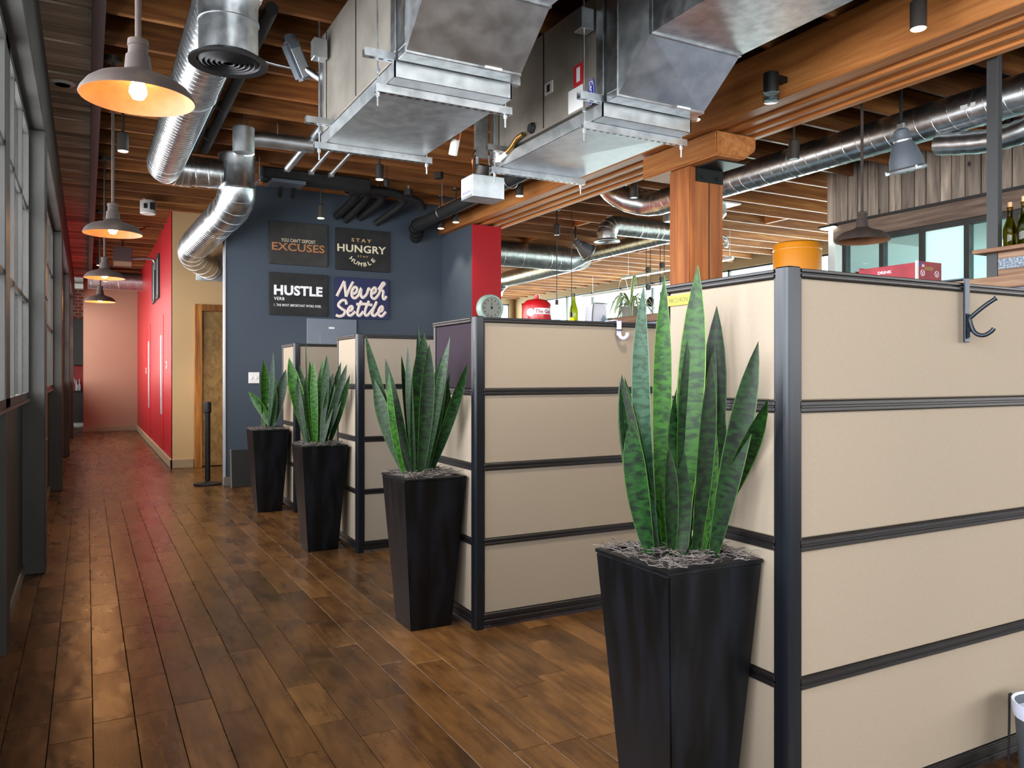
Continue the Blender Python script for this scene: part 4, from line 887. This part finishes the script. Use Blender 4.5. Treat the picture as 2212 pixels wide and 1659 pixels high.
        B(x0+.003, 4.13, 3.05, x0+.0105, 4.30, 3.195).build('data_label', 'plate_white', t)
        B(x0+.003, 4.5, 3.26, x0+.0105, 4.6, 3.34).build('inspection_port', 'white_steel', t); B(x0+.002, 4.53, 3.275, x0+.0105, 4.57, 3.325).build('port_hole', 'frame_black', t)
        MB().lathe([(0, 0), (.035, 0), (.04, .01), (.03, .03), (0, .03)], (x0+.01, 4.77, 3.09), 16, Matrix.Rotation(-H, 3, 'Y')).build('grommet', 'black_rubber', t, smooth=40)
    return t
hvac(1.42, 2.10, 'left ceiling hung air handler with galvanized hood and drain pan')
hvac(2.735, 3.41, 'right ceiling hung air handler with blue oval badge beside the beam', True)
# controls and piping at the far end of the right unit
t = thing('control_box', 'small galvanized control box hanging between the two air handlers', 'control box', (2.67, 5.42, 2.70))
B(2.53, 5.30, 2.70, 2.80, 5.50, 2.87).build('body', 'galvanized_dull', t, bevel=.004)
B(2.526, 5.31, 2.72, 2.531, 5.49, 2.86).build('label', 'plate_white', t)
for k in range(7): B(2.5255, 5.33+k*.02, 2.735, 2.5265, 5.342+k*.02, 2.752).build('print_mark', 'ink_blue', t)
MB().tube([(2.62, 5.4, 2.86), (2.62, 5.4, 3.05)], .012, 8).tube([(2.72, 5.4, 2.86), (2.72, 5.4, 3.05)], .008, 8).build('nipple', 'galvanized', t)
MB().lathe([(0, 0), (.06, 0), (.06, .08), (0, .08)], (2.66, 5.40, 2.89), 20, Matrix.Rotation(.4, 3, 'X')).build('actuator', 'fixture_bronze', t, smooth=40)
for i, c_ in enumerate(('copper', 'black_rubber', 'copper', 'black_rubber')):
    MB().tube(smooth_path([(2.60+.03*i, 5.42, 2.90), (2.56+.03*i, 5.36+.03*i, 3.0), (2.63+.02*i, 5.44, 3.15), (2.62+.03*i, 5.46, 3.4)]), .006, 6).build('wire', c_, t, smooth=50)
B(2.60, 5.38, 3.02, 2.70, 5.42, 3.70).build('backing_angle', 'galvanized', t)
t = thing('condensate_trap', 'white plastic drain fitting with brass valve under the right air handler', 'pipe', (2.78, 5.1, 2.98))
MB().tube([(2.71, 5.22, 2.95), (2.71, 5.22, 3.06)], .028, 16).tube([(2.71, 5.22, 2.97), (2.72, 5.10, 3.0)], .022, 14).build('tee', 'pvc', t, smooth=40)
MB().tube(smooth_path([(2.715, 5.14, 2.995), (2.715, 5.03, 3.02), (2.715, 4.95, 3.06), (2.716, 4.86, 3.07)]), .017, 12).build('valve', 'brass', t, smooth=40)
t = thing('drain_elbow', 'copper and white drain elbow on the right side of the left air handler', 'pipe', (2.15, 5.0, 2.95))
MB().tube(smooth_path([(2.10, 4.78, 3.02), (2.16, 4.8, 3.03), (2.2, 4.83, 3.01), (2.2, 4.86, 2.96)]), .022, 12).build('elbow', 'copper', t, smooth=40); MB().tube([(2.2, 4.87, 2.97), (2.2, 4.92, 2.87)], .03, 14).build('end_cap', 'pvc', t, smooth=40)
# black pipe with elbow along the beam
t = thing('black_drain_pipe', 'thick black pipe with elbow running beside the beam into the blue wall', 'pipe', (3.9, 8.5, 3.4))
MB().tube([(3.88, 6.0, 3.42), (3.88, 9.72, 3.36)], .075, 28).build('pipe', 'black_rubber', t, smooth=40)
P = smooth_path([(3.88, 9.70, 3.36), (3.88, 9.86, 3.355), (3.90, 9.94, 3.32), (3.95, 10.0, 3.28), (3.99, 10.18, 3.26)], 6)
MB().tube(P, .084, 28).build('elbow', 'black_rubber', t, smooth=40)
for i in (4, 10, 16): d = (P[i+1]-P[i-1]).normalized()*.01; MB().tube([P[i]-d, P[i]+d], .092, 28).build('coupling_ring', 'black_metal', t, smooth=40)
for y in (7.2, 9.0): MB().tube(arc((3.88, y, 3.385), .082, math.pi*.1, math.pi*1.9, (0, 0, 1), (1, 0, 0), 24), .004, 6).tube([(3.88, y, 3.465), (3.88, y, 3.74)], .004, 6).build('clevis_hanger', 'galvanized_dull', t)
# black wrapped lines above the signs
t = thing('wrapped_duct', 'flat black wrapped duct hung across the top of the blue wall', 'duct', (2.3, 9.1, 3.5))
B(1.70, 8.95, 3.55, 2.96, 9.2, 3.68).build('body', 'black_rubber', t, bevel=.02); B(1.80, 8.92, 3.51, 2.18, 9.22, 3.55).build('plate', 'grey_enamel', t, bevel=.003)
B(1.66, 8.9, 3.49, 1.68, 9.25, 3.51).build('trapeze', 'galvanized_dull', t)
for y in (8.92, 9.22): MB().tube([(1.67, y, 3.49), (1.67, y, 3.76)], .005, 6).build('rod', 'galvanized_dull', t)
for x in (1.95, 2.1): MB().tube([(x, 9.15, 3.53), (x+.02, 9.3, 3.44)], .03, 10).build('drop_stub', 'black_rubber', t, smooth=40)
for k, (xa, xb, zb, rr_) in enumerate(((2.98, 2.88, 3.44, .05), (3.12, 3.0, 3.40, .048), (3.32, 3.2, 3.45, .045), (3.62, 3.42, 3.40, .045))):
    t = thing('insulated_pipe', ('leftmost black foam insulated pipe entering the blue wall', 'second black foam insulated pipe from the left above the signs', 'third black foam insulated pipe from the left above the signs', 'rightmost and longest black foam insulated pipe above the signs')[k], 'pipe', (xa, 9.8, 3.5), 'foam insulated pipes above the signs')
    MB().tube(smooth_path([(xa-.15, 9.55, 3.66), (xa, 9.6, 3.65), (xa, 9.8, 3.58), (xb, 10.17, zb)], 5), rr_, 16).build('sleeve', 'black_rubber', t, smooth=50)
    MB().tube([(xa+.0, 9.8, 3.57), (xa, 9.8, 3.74)], .004, 6).build('hanger', 'galvanized_dull', t)
t = thing('wrapped_loop_pipe', 'black wrapped pipe arching above the insulated pipes', 'pipe', (3.3, 9.5, 3.66))
MB().tube(smooth_path([(2.85, 9.5, 3.62), (3.1, 9.45, 3.665), (3.4, 9.45, 3.66), (3.75, 9.5, 3.6), (3.85, 9.55, 3.52)]), .05, 14).build('sleeve', 'black_rubber', t, smooth=50)
MB().tube([(3.2, 9.45, 3.7), (3.2, 9.45, 3.75)], .004, 6).build('hanger', 'galvanized_dull', t)
# odds and ends under the joists
for n, x in enumerate((.895, 1.01)):
    t = thing('black_line_pipe', ('black jointed pipe beside the corridor duct, left one', 'black jointed pipe beside the corridor duct, right one')[n], 'pipe', (x, 6.8, 3.62), 'black pipes beside the corridor duct')
    MB().tube([(x, 5.0, 3.64), (x+.03, 8.4, 3.62)], .042, 16).build('pipe', 'black_rubber', t, smooth=40)
    for y in (6.1, 7.0, 7.9): MB().tube([(x, y-.01, 3.632), (x, y+.01, 3.632)], .048, 16).build('clamp', 'fixture_bronze', t, smooth=40)
    MB().tube([(x, 6.1, 3.66), (x, 6.1, 3.74)], .006, 6).build('hanger', 'fixture_bronze', t)
t = thing('bent_conduit', 'thin bent steel conduit running to the left air handler', 'conduit', (1.2, 5.8, 3.6))
MB().tube(smooth_path([(.98, 5.35, 3.72), (.985, 5.55, 3.68), (1.03, 5.75, 3.63), (1.15, 5.78, 3.6), (1.42, 5.72, 3.57), (1.6, 5.7, 3.57)]), .012, 10).build('pipe', 'galvanized', t, smooth=50)
t = thing('conduit_body', 'grey slanted conduit fitting with oval cover by the left air handler', 'conduit fitting', (1.3, 5.6, 3.6))
mm = Matrix.Rotation(-.5, 3, 'Y') @ Matrix.Rotation(.2, 3, 'X')
MB().obox((1.30, 5.58, 3.575), (.10, .13, .27), mm).build('body', 'grey_enamel', t, bevel=.02, seg=2); MB().obox(Vector((1.30, 5.58, 3.575))+mm @ Vector((0, -.067, -.02)), (.07, .006, .2), mm).build('cover', 'cast_alloy', t, bevel=.002)
MB().tube([(1.26, 5.58, 3.68), (1.25, 5.58, 3.74)], .04, 14).build('hub', 'grey_enamel', t, smooth=40); MB().tube([(1.34, 5.55, 3.52), (1.45, 5.52, 3.45)], .025, 12).build('hub', 'galvanized', t, smooth=40)
for n, (x, y) in enumerate(((1.9, 7.84), (2.15, 7.84), (2.36, 7.84))):
    t = thing('sway_strut', ('leftmost of three slanted steel struts behind the left air handler', 'middle of three slanted steel struts behind the left air handler', 'rightmost of three slanted steel struts behind the left air handler')[n], 'strut', (x, y, 3.6), 'slanted struts under the joists')
    MB().tube([(x-.07, y+.42, 3.50), (x+.08, y-.43, 3.745)], .02 if n else .036, 10).build('bar', 'galvanized_dull', t, smooth=40); B(x-.1, y+.40, 3.47, x-.05, y+.46, 3.51).build('foot', 'galvanized', t)
t = thing('cable_ladder', 'dark conduit pair running overhead above the air handlers', 'conduit', (2.4, 4.5, 3.7))
for x in (2.30, 2.38, 2.46): MB().tube([(x, .5, 3.70), (x, 6.2, 3.70)], .018, 10).build('pipe', 'fixture_bronze', t, smooth=40)
t = thing('hanging_plug', 'small black cord connector hanging under the joists', 'connector', (2.95, 8.3, 3.5))
MB().lathe([(0, 0), (.022, .005), (.03, .03), (.03, .08), (.015, .09), (.005, .1), (.005, .24)], (2.98, JY[24]+.01, 3.49), 14).build('body', 'black_rubber', t, smooth=40)
for n, (x, y, z) in enumerate(((3.55, 9.3, 3.62), (3.62, 8.5, 3.66))):
    t = thing('junction_box', ('dark octagonal junction box on the joists near the blue corner', 'dark octagonal junction box on the joists above the black pipe')[n], 'junction box', (x, y, z), 'ceiling junction boxes')
    MB().lathe([(0, 0), (.055, 0), (.06, .01), (.06, .07), (0, .07)], (x, y, z), 8).build('box', 'fixture_bronze', t); MB().tube([(x, y, z+.06), (x, y, 3.74)], .012, 8).build('nipple', 'galvanized_dull', t)
# ================================================================== LEDGE, SHELVES AND WHAT STANDS ON THEM
t = thing('display_ledge', 'long reclaimed wood ledge wall with blue grey panels behind the cubicles', 'ledge', (5.1, 4.5, 0))
B(4.98, 1.0, 0, 5.30, 8.6, 1.90).build('panel_body', 'grey_panel', t); B(4.93, 1.0, 1.90, 5.35, 8.65, 1.975).build('top_board', 'ledge_wood', t, bevel=.004)
for y in (1.6, 3.3, 5.0, 6.7): B(4.965, y, .1, 4.981, y+1.6, 1.85).build('panel', 'grey_panel', t, bevel=.004)
# bookcase like shelf with bottles at the right
t = thing('bottle_shelf', 'reclaimed wood shelf with galvanized band and grey steel upright', 'shelf', (5.15, 2.5, 1.976))
B(4.985, 2.87, 1.976, 5.035, 2.94, 3.73).build('upright', 'steel_post', t, bevel=.003)
B(4.90, 1.5, 2.125, 5.34, 2.98, 2.15).build('shelf_board', 'ledge_wood', t, bevel=.003)
B(4.97, 1.5, 1.978, 5.0, 2.86, 2.124).build('front_board', 'ledge_wood', t, bevel=.002)
B(4.962, 1.5, 2.02, 4.97, 2.855, 2.085).build('galvanized_band', 'spangle', t, bevel=.001)
B(5.28, 1.5, 1.978, 5.31, 2.86, 2.124).build('back_board', 'ledge_wood', t); B(5.0, 2.80, 1.978, 5.28, 2.83, 2.124).build('divider', 'ledge_wood', t)
def bottle(x, y, z, label, m, Hh=.30, r=.04, cork=True):
    t = thing('wine_bottle', label, 'bottle', (x, y, z), 'wine bottles on the shelves'); k = Hh/.30
    MB().lathe([(0, .004), (r*.9, 0), (r, .006), (r, .13*k), (r*.93, .155*k), (r*.55, .205*k), (.0155, .235*k), (.0145, .285*k), (.0175, .287*k), (.0175, .298*k), (.012, .30*k), (.0105, .29*k)], (x, y, z), 28).build('glass', m, t, smooth=50)
    if cork: MB().lathe([(0, .275*k), (.0115, .275*k), (.0125, .33*k), (.011, .334*k), (0, .334*k)], (x, y, z), 14).build('cork', 'cork', t, smooth=40)
    return t
bottle(5.10, 2.86, 2.151, 'dark green corked wine bottle beside the grey steel upright', 'bottle_dark', .27)
bottle(5.08, 2.765, 2.151, 'bright green corked wine bottle at the right frame edge', 'bottle_green', .285)
# red soda crate and grey wood tray
t = thing('soda_crate', 'old red wooden drinks crate with handle slots on the ledge', 'crate', (5.1, 3.9, 1.976))
x0, x1, y0, y1, z0, z1 = 4.97, 5.24, 3.40, 3.86, 1.976, 2.145
MB().box(x0, y0, z0, x1, y0+.016, z1).build('end_panel', 'crate_red', t, bevel=.002); MB().box(x0, y1-.016, z0, x1, y1, z1).build('end_panel', 'crate_red', t, bevel=.002)
MB().box(x0, y0+.016, z0, x0+.012, y1-.016, z1-.01).build('side_slat', 'crate_red', t, bevel=.002); MB().box(x1-.012, y0+.016, z0, x1, y1-.016, z1-.01).build('side_slat', 'crate_red', t, bevel=.002)
B(x0, y0, z0, x1, y1, z0+.01).build('bottom', 'crate_wood', t)
B(x0-.002, y0-.002, z0, x0+.016, y0+.012, z1+.002).build('corner_strap', 'white_steel', t)
B(5.055, y0-.0015, 2.085, 5.145, y0+.002, 2.112).build('handle_slot', 'crate_wood', t, bevel=.001)
m = MB(); text_fit(m, '78', 5.02, 5.047, 2.105, 2.123, y0-.0005, .02, .001); m.build('lettering', 'ink_white', t)
B(4.995, y0-.0015, 2.112, 5.022, y0, 2.14).build('blue_sticker', 'label_blue', t)
for x in (5.03, 5.185):
    n = 20; m = MB()
    m.tube([(x+.021*math.cos(2*math.pi*i/n), y0-.001, 2.065+.021*math.sin(2*math.pi*i/n)) for i in range(n)], .002, 5, closed=True).tube([(x-.014, y0-.001, 2.078), (x, y0-.001, 2.063), (x+.014, y0-.001, 2.078)], .0018, 5).tube([(x, y0-.001, 2.063), (x-.008, y0-.001, 2.05)], .0018, 5).tube([(x, y0-.001, 2.063), (x+.008, y0-.001, 2.05)], .0018, 5)
    m.build('emblem', 'ink_white', t)
m = MB(); text_fit(m, 'DRINK', 0, .11, 2.082, 2.102, 0, .02, .001, fn=lambda p: (x0-.0005+p[1], 3.70-p[0], p[2])); m.build('lettering', 'ink_white', t)
t = thing('wood_tray', 'weathered grey wooden tray behind the red crate', 'tray', (5.15, 4.2, 1.976))
for a in ((4.99, 3.95, 1.976, 5.005, 4.28, 2.13), (5.27, 3.9, 1.976, 5.285, 4.28, 2.13), (4.99, 4.265, 1.976, 5.285, 4.28, 2.13), (4.99, 3.9, 1.976, 5.285, 3.915, 2.13)): B(*a).build('side_board', 'barn_header', t, bevel=.002)
B(4.99, 3.9, 1.976, 5.285, 4.28, 1.99).build('bottom_board', 'barn_header', t)
# yellow drum
t = thing('yellow_canister', 'round glossy yellow enamel canister above the nearest partition', 'canister', (5.12, 4.56, 1.976))
MB().lathe([(.17, 0), (.188, .008), (.19, .02), (.19, .44), (.184, .458), (.16, .47), (0, .472)], (5.12, 4.56, 1.976), 48).build('body', 'yellow_enamel', t, smooth=40)
MB().lathe([(.191, .40), (.193, .405), (.193, .415), (.191, .42)], (5.12, 4.56, 1.976), 48).build('lid_bead', 'yellow_enamel', t, smooth=40)
# spider plant
t = thing('spider_plant_pot', 'grey pot on the wood ledge left of the post', 'pot', (5.12, 6.8, 1.976))
MB().lathe([(.08, 0), (.11, .10), (.115, .105), (.115, .12), (.105, .12), (.09, .09), (0, .09)], (5.12, 6.8, 1.976), 28).build('body', 'pot_ceramic', t, smooth=40); MB().lathe([(0, .088), (.1, .1), (0, .102)], (5.12, 6.8, 1.976), 16).build('soil', 'soil', t)
t = thing('spider_plant', 'variegated spider plant arching over its pot on the ledge', 'plant', (5.12, 6.8, 2.07)); rr = random.Random(5)
for k in range(26):
    an = k*2.4+rr.uniform(-.2, .2); L = rr.uniform(.22, .36); rise = rr.uniform(.08, .34); n = 8; vs = []; uvs = []
    if k < 3: L *= .4; rise = .42
    dr_ = Vector((math.cos(an), math.sin(an), 0)); sd_ = Vector((-math.sin(an), math.cos(an), 0)); o_ = Vector((5.12, 6.8, 2.07))
    for i in range(n+1):
        q = i/n; p = o_+dr_*L*q+Vector((0, 0, rise*4*q*(1-q)*.6+rise*q*.25-q*q*(.18 if k >= 3 else -.12))); wd = .016*(1-q**3)+.001
        for s_ in (-1, 0, 1): vs.append(p+sd_*s_*wd+Vector((0, 0, .004*abs(s_)))); uvs.append((s_*1.5, q*.3))
        p2 = p-Vector((0, 0, .0012)); vs.append(p2); uvs.append((0, q*.3))
    fs = []
    for i in range(n):
        a, b = i*4, i*4+4; fs += [(a, a+1, b+1, b), (a+1, a+2, b+2, b+1), (a+2, a+3, b+3, b+2), (a+3, a, b, b+3)]
    o = MB().add(vs, fs).build('leaf', 'spider_leaf', t, smooth=60); ul = o.data.uv_layers.new(name='UVMap')
    for lp in o.data.loops: ul.data[lp.index].uv = uvs[lp.vertex_index]
# hutch in the second cubicle with its collection
t = thing('cubicle_hutch', 'grey overhead hutch hidden behind the second partition', 'cabinet', (3.45, 5.65, 0))
B(2.62, 5.42, 1.42, 4.05, 5.85, 1.775).build('body', 'grey_panel', t, bevel=.004); B(2.62, 5.82, 0, 4.05, 5.85, 1.42).build('back_panel', 'grey_panel', t)
for x in (2.62, 4.02): B(x, 5.45, 0, x+.03, 5.82, 1.42).build('side_panel', 'grey_panel', t)
HZ = 1.776
t = thing('dial_scale', 'round pale green dial scale in front of the red wall stub', 'scale', (2.81, 5.6, HZ))
m3 = Matrix.Rotation(H, 3, 'X') @ Matrix.Identity(3)
MB().lathe([(0, -.05), (.10, -.05), (.108, -.03), (.108, .02), (.10, .035), (.086, .035), (.084, .02), (0, .02)], (2.81, 5.56, HZ+.12), 40, m3).build('case', 'teal_enamel', t, smooth=40)
MB().lathe([(0, .021), (.08, .021), (.08, .024), (0, .024)], (2.81, 5.56, HZ+.12), 36, m3).build('dial', 'dial_face', t)
dm = MB()
for k in range(12): a = k*math.pi/6; dm.obox((2.81+.064*math.sin(a), 5.535, HZ+.12+.064*math.cos(a)), (.006, .001, .014), Matrix.Rotation(a, 3, 'Y'))
dm.build('tick_marks', 'frame_black', t); B(2.808, 5.5335, HZ+.11, 2.812, 5.535, HZ+.165).build('pointer', 'frame_black', t); MB().lathe([(0, .024), (.01, .026), (0, .03)], (2.81, 5.56, HZ+.12), 12, m3).build('hub', 'frame_black', t)
B(2.76, 5.53, HZ, 2.86, 5.62, HZ+.03).build('foot', 'teal_enamel', t, bevel=.004)
t = thing('gas_can', 'round red metal can with white lettered band behind the second partition', 'can', (3.27, 5.62, HZ))
cc = Vector((3.27, 5.62, HZ)); rad = .122
MB().lathe([(rad-.004, 0), (rad, .01), (rad, .155), (rad-.008, .178), (.085, .205), (.04, .215), (.022, .218), (.02, .235), (0, .236)], cc, 48).build('body', 'can_red', t, smooth=40)
MB().lathe([(.0, .218), (.02, .22), (.02, .252), (.0, .254)], cc, 18).build('spout', 'can_red', t, smooth=40)
def wrap(p): a = p[0]/rad+math.atan2(-cc.x, 0)*0; return (cc.x+(rad+.001-p[1])*math.sin(a-.45), cc.y-(rad+.001-p[1])*math.cos(a-.45), p[2])
m = MB(); n = 18
for i in range(n): a, b = -.028+i*.16/n, -.028+(i+1)*.16/n; m.add([wrap((a, 0, HZ+.085)), wrap((b, 0, HZ+.085)), wrap((b, 0, HZ+.135)), wrap((a, 0, HZ+.135))], [(0, 1, 2, 3)])
m.build('label_band', 'ink_white', t)
m = MB(); text_fit(m, 'The Gas', -.02, .118, HZ+.092, HZ+.124, -.001, .016, .0008, fn=wrap); m.build('lettering', 'ink_red', t)
m = MB(); pts = [(-.062+.034*math.cos(2*math.pi*i/24), 0, HZ+.10+.032*math.sin(2*math.pi*i/24)) for i in range(24)]; m.add([wrap((p[0], -.0004, p[2])) for p in pts]+[wrap((-.062, -.0004, HZ+.10))], [(i, (i+1) % 24, 24) for i in range(24)]); m.build('oval_badge', 'ink_white', t)
bottle(3.62, 5.6, HZ, 'green wine bottle among the collection behind the second partition', 'bottle_green', .28, .037, False)
t = thing('white_shade', 'tapered white plastic shade with dark rim behind the white hook', 'shade', (3.86, 5.62, HZ))
MB().prism([(3.775, HZ), (3.945, HZ), (3.93, HZ+.19), (3.905, HZ+.2), (3.815, HZ+.2), (3.79, HZ+.19)], 5.56, 5.68).build('body', 'white_plastic', t, bevel=.008, seg=2)
MB().tube(smooth_path([(3.94, 5.553, HZ+.005), (3.80, 5.553, HZ+.005), (3.776, 5.553, HZ+.03), (3.788, 5.553, HZ+.185), (3.815, 5.553, HZ+.202), (3.93, 5.553, HZ+.2)]), .004, 6).build('edge_trim', 'frame_black', t, smooth=50)
for n, (x, y, hh, rr_, lb) in enumerate(((3.86, 5.50, .10, .025, 'clear glass bottle standing before the white shade, left one'), (3.92, 5.5, .09, .024, 'clear glass bottle standing before the white shade, right one'), (3.43, 5.56, .07, .03, 'small clear glass jar right of the red can'))):
    t = thing('glass_jar', lb, 'jar', (x, y, HZ), 'clear glass jars on the hutch')
    MB().lathe([(0, .003), (rr_, 0), (rr_, hh*.65), (rr_*.55, hh*.82), (rr_*.55, hh), (rr_*.48, hh), (rr_*.48, hh*.82), (rr_*.9, hh*.62), (rr_*.9, .006), (0, .006)], (x, y, HZ), 20).build('glass', 'jar_glass', t, smooth=50)
for n, (x, y, z) in enumerate(((5.9, JY[26], 2.20), (6.15, JY[26], 2.03))):
    t = thing('filament_bulb', ('glowing filament bulb left of the green bottle', 'glowing filament bulb right of the green bottle')[n], 'bulb', (x, y, z), 'filament bulbs')
    MB().lathe([(0, 0), (.04, .01), (.06, .06), (.05, .1), (.025, .15), (.022, .17)], (x, y, z), 20).build('globe', 'bulb_soft', t, smooth=60); MB().lathe([(.024, .16), (.024, .23), (.006, .24), (.006, 3.74-z)], (x, y, z), 12).build('cord', 'fixture_bronze', t)
# pulleys on cords
for n, (x, y, zs) in enumerate(((8.35, JY[28], (2.75, 2.45)), (8.65, JY[28], (2.85, 2.6)), (8.95, JY[28], (2.7, 2.3)))):
    t = thing('pulley_drop', ('leftmost black pulley cord with counterweight in the far room', 'middle black pulley cord in the far room', 'rightmost black pulley cord in the far room')[n], 'pulley', (x, y, 2.2), 'pulley cords in the far room')
    MB().tube([(x, y, 1.9), (x, y, 3.74)], .006, 6).tube([(x+.09, y, 2.0), (x+.09, y, 3.74)], .006, 6).build('cord', 'frame_black', t)
    for z in zs: MB().lathe([(0, -.015), (.05, -.015), (.04, 0), (.05, .015), (0, .015)], (x+.045, y, z+.4), 20, Matrix.Rotation(H, 3, 'X')).build('wheel', 'frame_black', t, smooth=40)
    MB().lathe([(0, -.08), (.05, -.06), (.075, 0), (.05, .06), (.02, .09), (0, .09)], (x+.09, y, zs[1]+.15), 20).build('weight', 'fixture_bronze', t, smooth=50)
# far room ceiling lights and a raised pipe
for n, (x, y0, y1) in enumerate(((9.2, 9.5, 12.5), (10.6, 11.5, 16.0), (7.0, 15.5, 19.0))):
    t = thing('linear_light', ('slim white tube light in the far room nearest the post', 'slim white tube light in the far room by the side windows', 'slim white tube light at the back of the far room')[n], 'tube light', (x, (y0+y1)/2, 3.2), 'slim tube lights in the far room')
    B(x-.03, y0, 3.24, x+.03, y1, 3.29).build('housing', 'white_steel', t, bevel=.004); B(x-.022, y0+.02, 3.228, x+.022, y1-.02, 3.242).build('tube', 'tube_white', t)
    for y in (JY[round((y0+.3+4.6)/.545)], JY[round((y1-.3+4.6)/.545)]): MB().tube([(x, y, 3.28), (x, y, 3.74)], .004, 6).build('wire', 'galvanized_dull', t)
t = thing('offset_sprinkler', 'grey sprinkler pipe with two elbows above the yellow canister', 'pipe', (7.6, 8.1, 3.3))
MB().tube(smooth_path([(7.45, JY[24], 3.76), (7.45, JY[24], 3.42), (7.5, 8.5, 3.38), (7.95, 8.5, 3.36), (8.1, 8.5, 3.32), (8.1, 8.5, 3.2)]), .026, 12).build('pipe', 'galvanized_dull', t, smooth=50)
t = thing('canopy_drop', 'white square ceiling plate with cone and dark cord above the yellow canister', 'ceiling plate', (7.7, 8.2, 3.5))
B(7.5, 8.0, 3.70, 7.9, 8.4, 3.72).build('plate', 'white_steel', t); MB().lathe([(.0, 0), (.02, 0), (.09, .08), (.09, .2), (0, .2)], (7.7, 8.2, 3.5), 16).build('cone', 'galvanized', t, smooth=40); MB().tube([(7.7, 8.2, 2.6), (7.7, 8.2, 3.5)], .01, 8).build('cord', 'fixture_bronze', t)
t = thing('emergency_unit', 'small grey emergency light hanging right of the post', 'emergency light', (6.9, 8.3, 3.42))
B(6.82, 8.22, 3.42, 6.98, 8.36, 3.52).build('body', 'cast_alloy', t, bevel=.01); MB().tube(smooth_path([(6.9, 8.3, 3.52), (6.95, 8.35, 3.62), (6.9, JY[24], 3.74)]), .008, 6).build('cord', 'white_steel', t, smooth=50)
t = thing('wall_sconce', 'small black sconce at the end of the weathered board wall', 'sconce', (7.9, 6.55, 3.12))
B(7.86, 6.45, 3.15, 8.0, 6.68, 3.17).build('top', 'black_metal', t); B(7.88, 6.47, 3.135, 7.99, 6.66, 3.15).build('diffuser', 'tube_white', t)
t = thing('rusty_column', 'short rusty steel column end left of the office glazing', 'column', (7.75, 6.75, 0))
B(7.62, 6.70, 0, 7.68, 6.95, 2.93).build('flange', 'rust_shade', t); B(7.88, 6.70, 0, 7.94, 6.95, 2.93).build('flange', 'rust_shade', t); B(7.68, 6.80, 0, 7.88, 6.85, 2.93).build('web', 'rust_shade', t)
# ================================================================== KITCHEN GLIMPSE AT THE CORRIDOR END
t = thing('black_base_cabinet', 'black base cabinet beyond the corridor end', 'cabinet', (-.3, 24.0, 0))
B(-.58, 23.7, .1, .2, 24.3, .90).build('body', 'board_black', t); B(-.58, 23.75, 0, .2, 24.3, .1).build('plinth', 'plate_white', t); B(-.59, 23.66, .90, .22, 24.3, .94).build('countertop', 'black_metal', t, bevel=.004)
t = thing('black_wall_cabinet', 'black wall cabinet beyond the corridor end', 'cabinet', (-.3, 24.1, 1.75))
B(-.58, 23.8, 1.62, .2, 24.3, 2.85).build('body', 'board_black', t, bevel=.003); B(-.20, 23.79, 1.64, -.19, 23.81, 2.83).build('door_gap', 'frame_black', t)
t = thing('red_backsplash', 'red backsplash poster behind the counter bottles', 'poster', (-.3, 24.28, .94))
B(-.58, 24.25, .941, .2, 24.3, 1.615).build('panel', 'poster_red', t)
MB().tube(smooth_path([(-.52, 24.245, 1.2), (-.45, 24.245, 1.32), (-.38, 24.245, 1.35), (-.33, 24.245, 1.22), (-.3, 24.245, 1.1)]), .05, 8).build('white_figure', 'ink_white', t, smooth=50)
for k, (x, c_) in enumerate(((-.50, 'plate_white'), (-.42, 'frame_black'), (-.35, 'plate_white'), (-.30, 'can_red'), (-.24, 'plate_white'), (-.17, 'white_plastic'))):
    o = MB().lathe([(0, 0), (.032, 0), (.034, .14), (.014, .19), (.012, .25+.03*(k % 3)), (0, .26+.03*(k % 3))], (x, 23.9, .941), 14).build('counter_bottle', c_, None, base=(x, 23.9, .941), smooth=40)
    tag(o, ('white bottle leftmost on the far black counter', 'black bottle on the far counter', 'white bottle between the black and red ones on the far counter', 'red bottle on the far black counter', 'white bottle right of the red one on the far counter', 'pale grey bottle rightmost on the far counter')[k], 'bottle', 'bottles on the far counter')
bw = struct('wall_brick', B(-.6, 24.3, 2.86, .9, 24.42, 3.7), 'mortar')
for r_ in range(9):
    for k in range(8):
        x = -.6+k*.2+(.1 if r_ % 2 else 0)
        if x > .8: continue
        B(x+.008, 24.285, 2.87+r_*.09, x+.19, 24.31, 2.87+r_*.09+.074).build('brick', 'brick_red', bw)
struct('wall_kitchen_mid', B(-.6, 24.3, 0, 1.1, 24.42, 2.86), 'wall_white')
